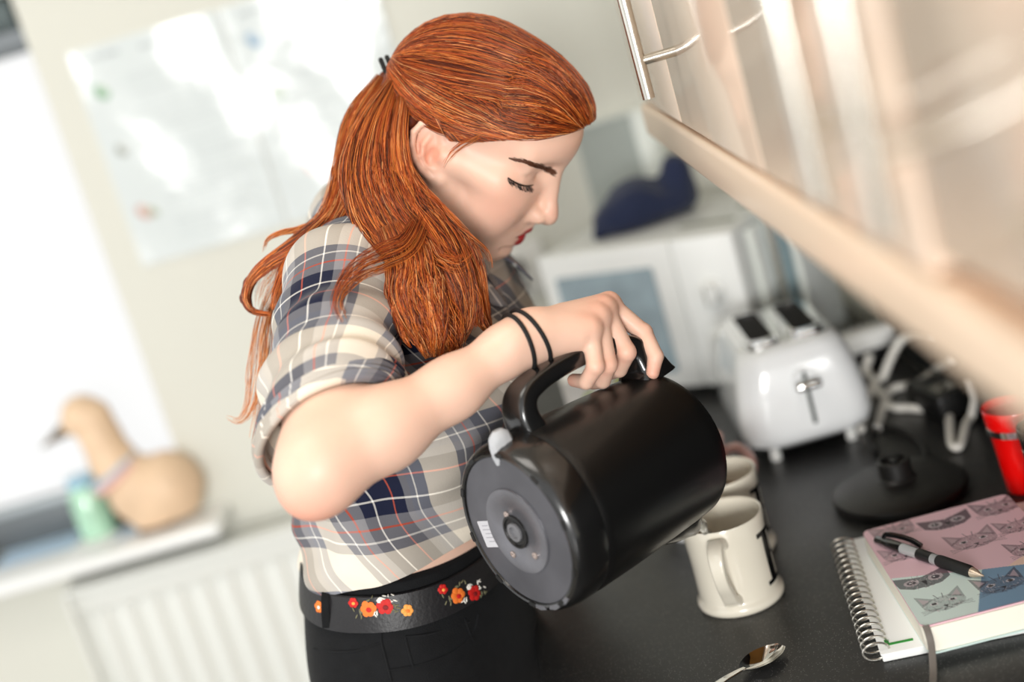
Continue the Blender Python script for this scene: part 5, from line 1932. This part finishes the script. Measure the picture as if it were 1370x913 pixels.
hair_m = bpy.data.materials.new('copper_hair')
hair_m.use_nodes = True
_b = hair_m.node_tree.nodes['Principled BSDF']
_c = hair_m.node_tree.nodes.new('ShaderNodeVertexColor')
_c.layer_name = 'paint'
hair_m.node_tree.links.new(_c.outputs[0], _b.inputs['Base Color'])
_b.inputs['Roughness'].default_value = 0.36
_b.inputs['Specular IOR Level'].default_value = 0.65
_b.inputs['Specular Tint'].default_value = (1.0, 0.78, 0.6, 1)
shell_m = mat('deep_auburn_hair', '#6b2a10', 0.6, noise=(70, 0.3), bump=(160, 0.6, 0.004))

TIE = (526, 96)


def capf(q):
    d = s_ell(q, (-0.008, 0, 0.050), (0.094, 0.079, 0.080))
    d = smin(d, s_ell(q, (0.052, 0, 0.074), (0.058, 0.064, 0.046)), 0.03)
    d = smin(d, s_ell(q, (-0.050, 0, 0.005), (0.052, 0.064, 0.062)), 0.03)
    return d


def face_line(q):
    x, y, z = q[:, 0], np.abs(q[:, 1]), q[:, 2]
    zl = np.where(x > 0.0, 0.034 + 0.60 * x, 0.034 + 1.9 * x)      # positive above the hairline
    return z - zl


def capmesh(p):
    q = tol(p)
    d = capf(q)
    d = smax(d, -face_line(q), 0.008)
    r = q - np.array([EC[0], 0, EC[2]])
    er = np.sqrt((r @ EF / 0.023) ** 2 + (r @ EU / (EH * 1.10)) ** 2)
    out = np.where(np.abs(q[:, 1]) > 0.055, (1.0 - er) * 0.02, -1)
    return smax(d, out, 0.006)


def cap_at(x, y, side=1):
    """where the sight line through a pixel meets the hair surface"""
    o, d = CAM, nrm(ray(x, y))
    t = 1.25
    best, bt_ = 9, t
    for _ in range(60):
        v = capf(tol((o + d * t)[None]))[0]
        if v < best:
            best, bt_ = v, t
        if v < 0.0002:
            break
        t += max(v * 0.7, 0.0006)
        if t > 1.75:
            break
    return o + d * bt_


def settle(P, off):
    """pull points onto the hair surface at a given offset"""
    sh = P.shape
    q = tol(P.reshape(-1, 3))
    o = off.reshape(-1)
    for _ in range(3):
        e = 1e-4
        g = np.stack([(capf(q + np.eye(3)[k] * e) - capf(q - np.eye(3)[k] * e)) / (2 * e) for k in range(3)], -1)
        g /= np.linalg.norm(g, axis=1, keepdims=True) + 1e-9
        q = q - (capf(q) - o)[:, None] * g
    return tow(q).reshape(sh)


hr = np.random.default_rng(5)
DARK, MID, LITE, PALE = [np.array(lin(c)) for c in ('#5a1d0a', '#ad4c1b', '#da7d36', '#f0ab6c')]


def hues(n, k, a=0.30, b=0.45, c=0.22, fade=0.15):
    u = hr.uniform(0, 1, n)
    col = np.where((u < a)[:, None], DARK, np.where((u < a + b)[:, None], MID, np.where((u < a + b + c)[:, None], LITE, PALE)))
    col = col * hr.uniform(0.75, 1.2, (n, 1))
    t = np.linspace(0, 1, k)[None, :, None]
    return np.repeat((col[:, None] * (1 - fade * 0.5 + fade * t))[:, :, None], 3, 2).reshape(-1, 3)


# --- strands combed back from the hairline to the tie
HL = [(594, 172), (603, 186), (625, 189), (660, 186), (700, 183), (745, 178), (772, 172), (787, 163), (795, 150)]
HLq = tol(np.array([cap_at(x, y) for x, y in HL]))
# carry the hairline across the forehead to the far temple
far = HLq[::-1].copy()
far[:, 1] *= -1
HLq = np.concatenate([HLq, far])
sl = np.concatenate([[0], np.cumsum(np.linalg.norm(np.diff(HLq, axis=0), axis=1))])
TQ = tol(cap_at(*TIE)[None])[0]
TQ[1] *= 0.35


def comb(n, k, seed):
    r = np.random.default_rng(seed)
    t = r.uniform(0, 1, n)
    t = t + 0.004 * np.sin(t * 260) + r.normal(0, 0.002, n)
    s_ = np.clip(t, 0, 1) * sl[-1]
    A = np.stack([np.interp(s_, sl, HLq[:, c]) for c in range(3)], -1)
    front = np.exp(-((t - 0.5) / 0.16) ** 2)
    A = A + np.stack([-0.030 * front * r.uniform(0, 1, n) ** 2, np.zeros(n), 0.02 * front * r.uniform(0, 1, n)], -1) * (np.arange(n) % 3 == 0)[:, None]
    side = np.sign(A[:, 1])
    B = TQ + np.stack([0 * t, side * 0.004 + A[:, 1] * 0.05, 0.006 * (A[:, 2] - 0.08) / 0.05], -1)
    u = np.linspace(0, 1, k)[None, :, None]
    bow = np.stack([np.zeros(n), side * 0.030 * np.clip(np.abs(A[:, 1]) / 0.06, 0.15, 1), -0.010 + 0.030 * front + 0.026 * np.exp(-(np.minimum(t, 1 - t) / 0.07) ** 2)], -1)
    P = A[:, None] * (1 - u) + B[:, None] * u + bow[:, None] * (4 * u * (1 - u))
    wv = np.clip(r.normal(0, 0.0035, (n, 1, 3)), -0.006, 0.006) * np.sin(u * 3.1)
    lat = 0.0025 * np.sin(u * 7 + (t * 90)[:, None, None]) * np.array([0.2, 0.3, 1.0])
    P = P + wv + lat * np.sin(u * 3.14)
    uu = u[..., 0]
    off = 0.0003 + 0.0026 * r.uniform(0, 1, (n, 1)) ** 2 + 0.0022 * np.sin(t * 150)[:, None] * np.sin(uu * 3.1) + 0.0030 * np.exp(-(uu / 0.15) ** 2) * r.uniform(0, 1, (n, 1))
    return settle(tow(P.reshape(-1, 3)).reshape(P.shape), off)


NC, KG = 9000, 22
P = comb(NC, KG, 3)
kk = np.linspace(0, 1, KG)
rad = np.full((NC, KG), 0.00040) * (1 - 0.35 * kk)[None] * np.clip(kk * 9 + 0.25, 0, 1)[None]
V, F = strands(P, rad)
capcol = hues(NC, KG, 0.36, 0.42, 0.17, 0.1)

# --- the loose lengths: guides are (pixel, depth, half width in pixels)
LOCKS = [
    ('back', [(514, 104, 1.490, 12), (487, 158, 1.475, 24), (474, 218, 1.465, 26), (463, 268, 1.455, 25), (444, 300, 1.450, 22), (414, 326, 1.445, 18), (390, 360, 1.435, 15), (374, 392, 1.43, 10), (368, 416, 1.43, 5)], 1100, 0.010, 0),
    ('curl', [(455, 285, 1.450, 14), (424, 308, 1.445, 14), (388, 334, 1.440, 11), (356, 355, 1.440, 9), (334, 378, 1.440, 6), (328, 400, 1.440, 5), (338, 416, 1.440, 4), (362, 421, 1.435, 3)], 420, 0.006, 0),
    ('flick', [(425, 298, 1.46, 6), (400, 307, 1.46, 5), (376, 312, 1.46, 4), (358, 321, 1.46, 3), (352, 338, 1.46, 2)], 60, 0.004, 1),
    ('main', [(530, 106, 1.455, 10), (508, 168, 1.435, 30), (503, 230, 1.415, 42), (524, 285, 1.390, 46), (560, 330, 1.375, 44), (592, 378, 1.372, 38), (606, 430, 1.380, 28), (598, 468, 1.386, 12)], 2600, 0.012, 0),
    ('ear', [(540, 128, 1.435, 9), (534, 190, 1.415, 12), (545, 244, 1.405, 14), (578, 286, 1.392, 17), (610, 322, 1.392, 18), (630, 360, 1.400, 17), (643, 402, 1.410, 12), (655, 438, 1.420, 5)], 1300, 0.007, 0),
    ('loop', [(566, 284, 1.384, 16), (545, 326, 1.352, 20), (512, 342, 1.340, 20), (480, 358, 1.330, 17), (457, 384, 1.316, 12), (450, 408, 1.304, 9), (462, 436, 1.292, 8)], 84, 0.010, 0),
    ('front', [(548, 330, 1.366, 34), (556, 378, 1.352, 36), (570, 420, 1.350, 30), (580, 452, 1.354, 20), (584, 478, 1.360, 9)], 1000, 0.010, 0),
    ('twist', [(520, 300, 1.372, 20), (540, 350, 1.350, 22), (536, 392, 1.346, 18), (548, 430, 1.346, 13), (560, 462, 1.352, 6)], 500, 0.007, 0),
    ('tip', [(560, 400, 1.356, 14), (556, 432, 1.354, 12), (562, 458, 1.356, 8), (572, 480, 1.362, 3)], 260, 0.006, 0),
    ('tip', [(590, 400, 1.366, 14), (600, 436, 1.368, 11), (598, 462, 1.372, 8), (586, 486, 1.376, 3)], 260, 0.006, 0),
    ('tip', [(622, 396, 1.386, 12), (636, 420, 1.394, 9), (650, 440, 1.40, 6), (660, 456, 1.40, 2)], 200, 0.006, 0),
    ('tip', [(536, 390, 1.346, 10), (530, 420, 1.344, 9), (538, 448, 1.346, 6), (550, 466, 1.350, 2)], 160, 0.005, 0),
    ('fan', [(575, 330, 1.37, 20), (600, 368, 1.372, 26), (618, 405, 1.378, 26), (634, 440, 1.388, 20)], 500, 0.008, 0),
    ('fan', [(560, 360, 1.36, 26), (572, 405, 1.355, 30), (592, 445, 1.36, 28), (604, 478, 1.366, 18)], 500, 0.008, 0),
    ('sideburn', [(660, 176, 1.415, 3), (630, 188, 1.405, 5), (610, 199, 1.400, 6), (599, 212, 1.399, 5), (592, 226, 1.399, 4)], 16, 0.002, 0),
    ('wisp', [(372, 380, 1.47, 8), (352, 430, 1.47, 12), (345, 490, 1.47, 14), (338, 535, 1.47, 10), (322, 562, 1.47, 6), (302, 558, 1.47, 3)], 46, 0.010, 1),
    ('wisp', [(392, 360, 1.47, 8), (366, 420, 1.47, 14), (358, 490, 1.47, 14), (346, 550, 1.47, 10), (335, 600, 1.47, 8)], 46, 0.010, 1),
    ('stray', [(560, 262, 1.395, 4), (602, 296, 1.388, 4), (632, 320, 1.385, 5), (652, 340, 1.388, 4), (658, 364, 1.392, 3)], 22, 0.003, 0),
    ('wisp', [(440, 292, 1.46, 10), (402, 322, 1.46, 12), (372, 352, 1.46, 14), (352, 388, 1.46, 12), (346, 426, 1.46, 8)], 40, 0.010, 1),
    ('fly', [(575, 320, 1.36, 14), (590, 345, 1.352, 14), (612, 352, 1.348, 16), (632, 335, 1.348, 16)], 36, 0.005, 0),
]


def shell(p):
    d = capmesh(p)
    for nm, g, n, dep, pale in LOCKS:
        if n < 280 or nm in ('loop', 'front', 'twist', 'fan'):
            continue
        for k in range(len(g) - (3 if nm in ('main', 'front', 'ear', 'twist') else 2)):
            a, b = g[k], g[k + 1]
            pa, pb = at(a[0], a[1], a[2] + 0.012), at(b[0], b[1], b[2] + 0.012)
            ra, rb = [max(0.0015, x[3] * x[2] / FPX * 0.62) for x in (a, b)]
            d = smin(d, s_cone(p, pa, pb, ra, rb), 0.012)
    q = tol(p)
    return d + 0.0012 * wob(p, 160, 33)


hs, hf = surface(shell, np.array([-0.36, 1.26, 1.14]), np.array([0.15, 1.68, 1.62]), 0.0036)
hair = mk('hair', (hs, hf), shell_m, pw, ang=180)
mk_fast('hair_strands', V, F, hair_m, hair, capcol)['kind'] = 'stuff'
KL_ = 26
for li, (nm, g, n, dep, pale) in enumerate(LOCKS):
    g = np.array(g, float)
    gp = smooth_path(g, KL_)                          # x, y, depth, half width along the lock
    dxy = np.gradient(gp[:, :2], axis=0)
    nx_ = np.stack([-dxy[:, 1], dxy[:, 0]], -1)
    nx_ /= np.linalg.norm(nx_, axis=1, keepdims=True)
    nsub = max(2, n // 34)
    sub = hr.uniform(-1, 1, nsub)                     # clumps
    ph_ = hr.uniform(0, 6.28, nsub)
    sd = hr.uniform(0, 1, nsub)
    cid = hr.integers(0, nsub, n)
    t = np.linspace(0, 1, KL_)[None]
    clump = 0.42 if n > 100 else 0.2
    u = (sub[cid] * clump + hr.uniform(-1, 1, n) * (1 - clump))[:, None] + 0.16 * np.sin(t * 9 + ph_[cid][:, None]) * t + hr.normal(0, 0.05, (n, 1)) * np.sin(t * 12 + hr.uniform(0, 6.28, (n, 1)))
    trim = 1 - 0.42 * hr.uniform(0, 1, (n, 1)) ** 1.6 if n > 100 else hr.uniform(0.6, 1.0, (n, 1))
    tt1 = t * trim
    s_ = tt1 * (KL_ - 1)
    i_ = np.clip(s_.astype(int), 0, KL_ - 2)
    fr_ = (s_ - i_)
    gx = gp[i_] * (1 - fr_)[..., None] + gp[i_ + 1] * fr_[..., None]
    nn = nx_[i_] * (1 - fr_)[..., None] + nx_[i_ + 1] * fr_[..., None]
    hw = gx[..., 3] * (1 + 0.15 * np.sin(t * 3))
    pxy = gx[..., :2] + nn * (u * hw)[..., None]
    dz_ = (np.sqrt(np.clip(1 - np.clip(u, -1, 1) ** 2, 0, 1)) * -dep * 0.9) + (sd[cid][:, None] - 0.4) * dep * 0.8 + hr.normal(0, dep * 0.12, (n, 1)) + 0.003 * np.sin(t * 10 + ph_[cid][:, None] * 2)
    Z = gx[..., 2] + dz_
    d0 = pxy[..., 0:1] - 685
    d1 = pxy[..., 1:2] - 456.5
    P = CAM + (_f * FPX + _R * d0 - _U * d1) * Z[..., None] / FPX
    rd = (0.00044 if n > 100 else 0.00030) * (1 - 0.55 * t ** 2) * np.clip(t * 7 + 0.15, 0, 1) * np.ones((n, 1))
    V, F = strands(P, rd)
    cc_ = hues(n, KL_, 0.02, 0.2, 0.4, 0.3) if pale else hues(n, KL_, 0.27, 0.42, 0.26, 0.25)
    mk_fast('hair_strands', V, F, hair_m, hair, cc_)['kind'] = 'stuff'
# the little black tie
tq = cap_at(*TIE)
tdir = nrm(at(512, 104, 1.5) - at(540, 92, 1.5))
a = np.linspace(0, 2 * math.pi, 30)
n1 = nrm(np.cross(tdir, (0.2, 0.3, 1)))
n2 = np.cross(tdir, n1)
tc_ = at(522, 98, 1.50)
for k in (-1, 1):
    mk('hair_tie', tube(tc_ + tdir * 0.0035 * k + 0.0165 * (np.cos(a)[:, None] * n1 + np.sin(a)[:, None] * n2), 0.0028, 8), band_m, hair)

# --- brows and lashes
brow_m = mat('brown_brow_hair', '#5a3420', 0.6)
lash_m = mat('black_lash', '#120c0a', 0.5)


def mirror_pts(P):
    q = tol(P.reshape(-1, 3))
    q[:, 1] *= -1
    return tow(q).reshape(P.shape)


def brush(guide, n, length, lift, width, direct, rad, seed):
    r = np.random.default_rng(seed)
    g = np.asarray(guide, float)
    out = []
    for _ in range(n):
        t = r.uniform(0, 1)
        s = t * (len(g) - 1)
        i = min(int(s), len(g) - 2)
        x, y = g[i] + (g[i + 1] - g[i]) * (s - i)
        y += r.normal(0, 1) * width * (0.30 + 0.85 * min(1, t * 1.3) ** 0.8)
        x += r.normal(0, 0.6)
        dx, dy = direct
        pts = []
        for u in (0, 0.5, 1.0):
            q, nn = cast(BT, x + dx * length * u, y + dy * length * u)
            if q is None:
                pts = None
                break
            nn = nn if nn @ _f < 0 else -nn
            pts.append(q + nn * lift * (0.4 + u))
        if pts:
            out.append(pts)
    return np.array(out)


bp1 = brush([(686, 214), (702, 217), (718, 222), (733, 227), (745, 232)], 520, 6, 0.0003, 1.7, (-0.9, -0.42), 0, 3)
if len(bp1):
    allb = np.concatenate([bp1, mirror_pts(bp1)])
    V, F = strands(allb, np.full(allb.shape[:2], 0.00024))
    o = mk_fast('eyebrow', V, F, brow_m, pw, np.ones((len(V), 3)))
    o['kind'] = 'stuff'
lg = [(680, 238), (687, 243), (695, 247), (704, 249), (713, 248)]
pts = [cast(BT, x, y) for x, y in lg]
lp_ = np.array([q - _f * 0.0006 for q, n in pts if q is not None])
lid_m = mat('dark_eyeliner', '#20120d', 0.5)
if len(lp_) > 2:
    lp_ = smooth_path(lp_, 16)
    mk('eye_line', tube(lp_, np.interp(np.linspace(0, 1, 16), [0, 0.5, 1], [0.0005, 0.0011, 0.0006]), 7), lid_m, pw)
    mk('eye_line', tube(mirror_pts(lp_), 0.0010, 7), lid_m, pw)
    fw, dn_ = HM @ np.array([1, 0, 0]), HM @ np.array([0, 0, -1])
    L = []
    r = np.random.default_rng(8)
    for k in range(60):
        b_ = lp_[r.integers(0, 15)] + r.normal(0, 0.0004, 3)
        out_ = nrm(fw * 0.55 + dn_ * 0.75 + HM @ np.array([0, -0.15, 0]) + r.normal(0, 0.10, 3))
        ln = r.uniform(0.004, 0.0065)
        L.append([b_, b_ + out_ * ln * 0.5, b_ + out_ * ln + fw * 0.0022])
    L = np.array(L)
    Lm = mirror_pts(L)
    Lm[:, 1:] += (Lm[:, 1:] - Lm[:, :1]) * 0.5
    L = np.concatenate([L, Lm])
    V, F = strands(L, np.full(L.shape[:2], 0.00022))
    mk_fast('eyelashes', V, F, lash_m, pw, np.ones((len(V), 3)))['kind'] = 'stuff'
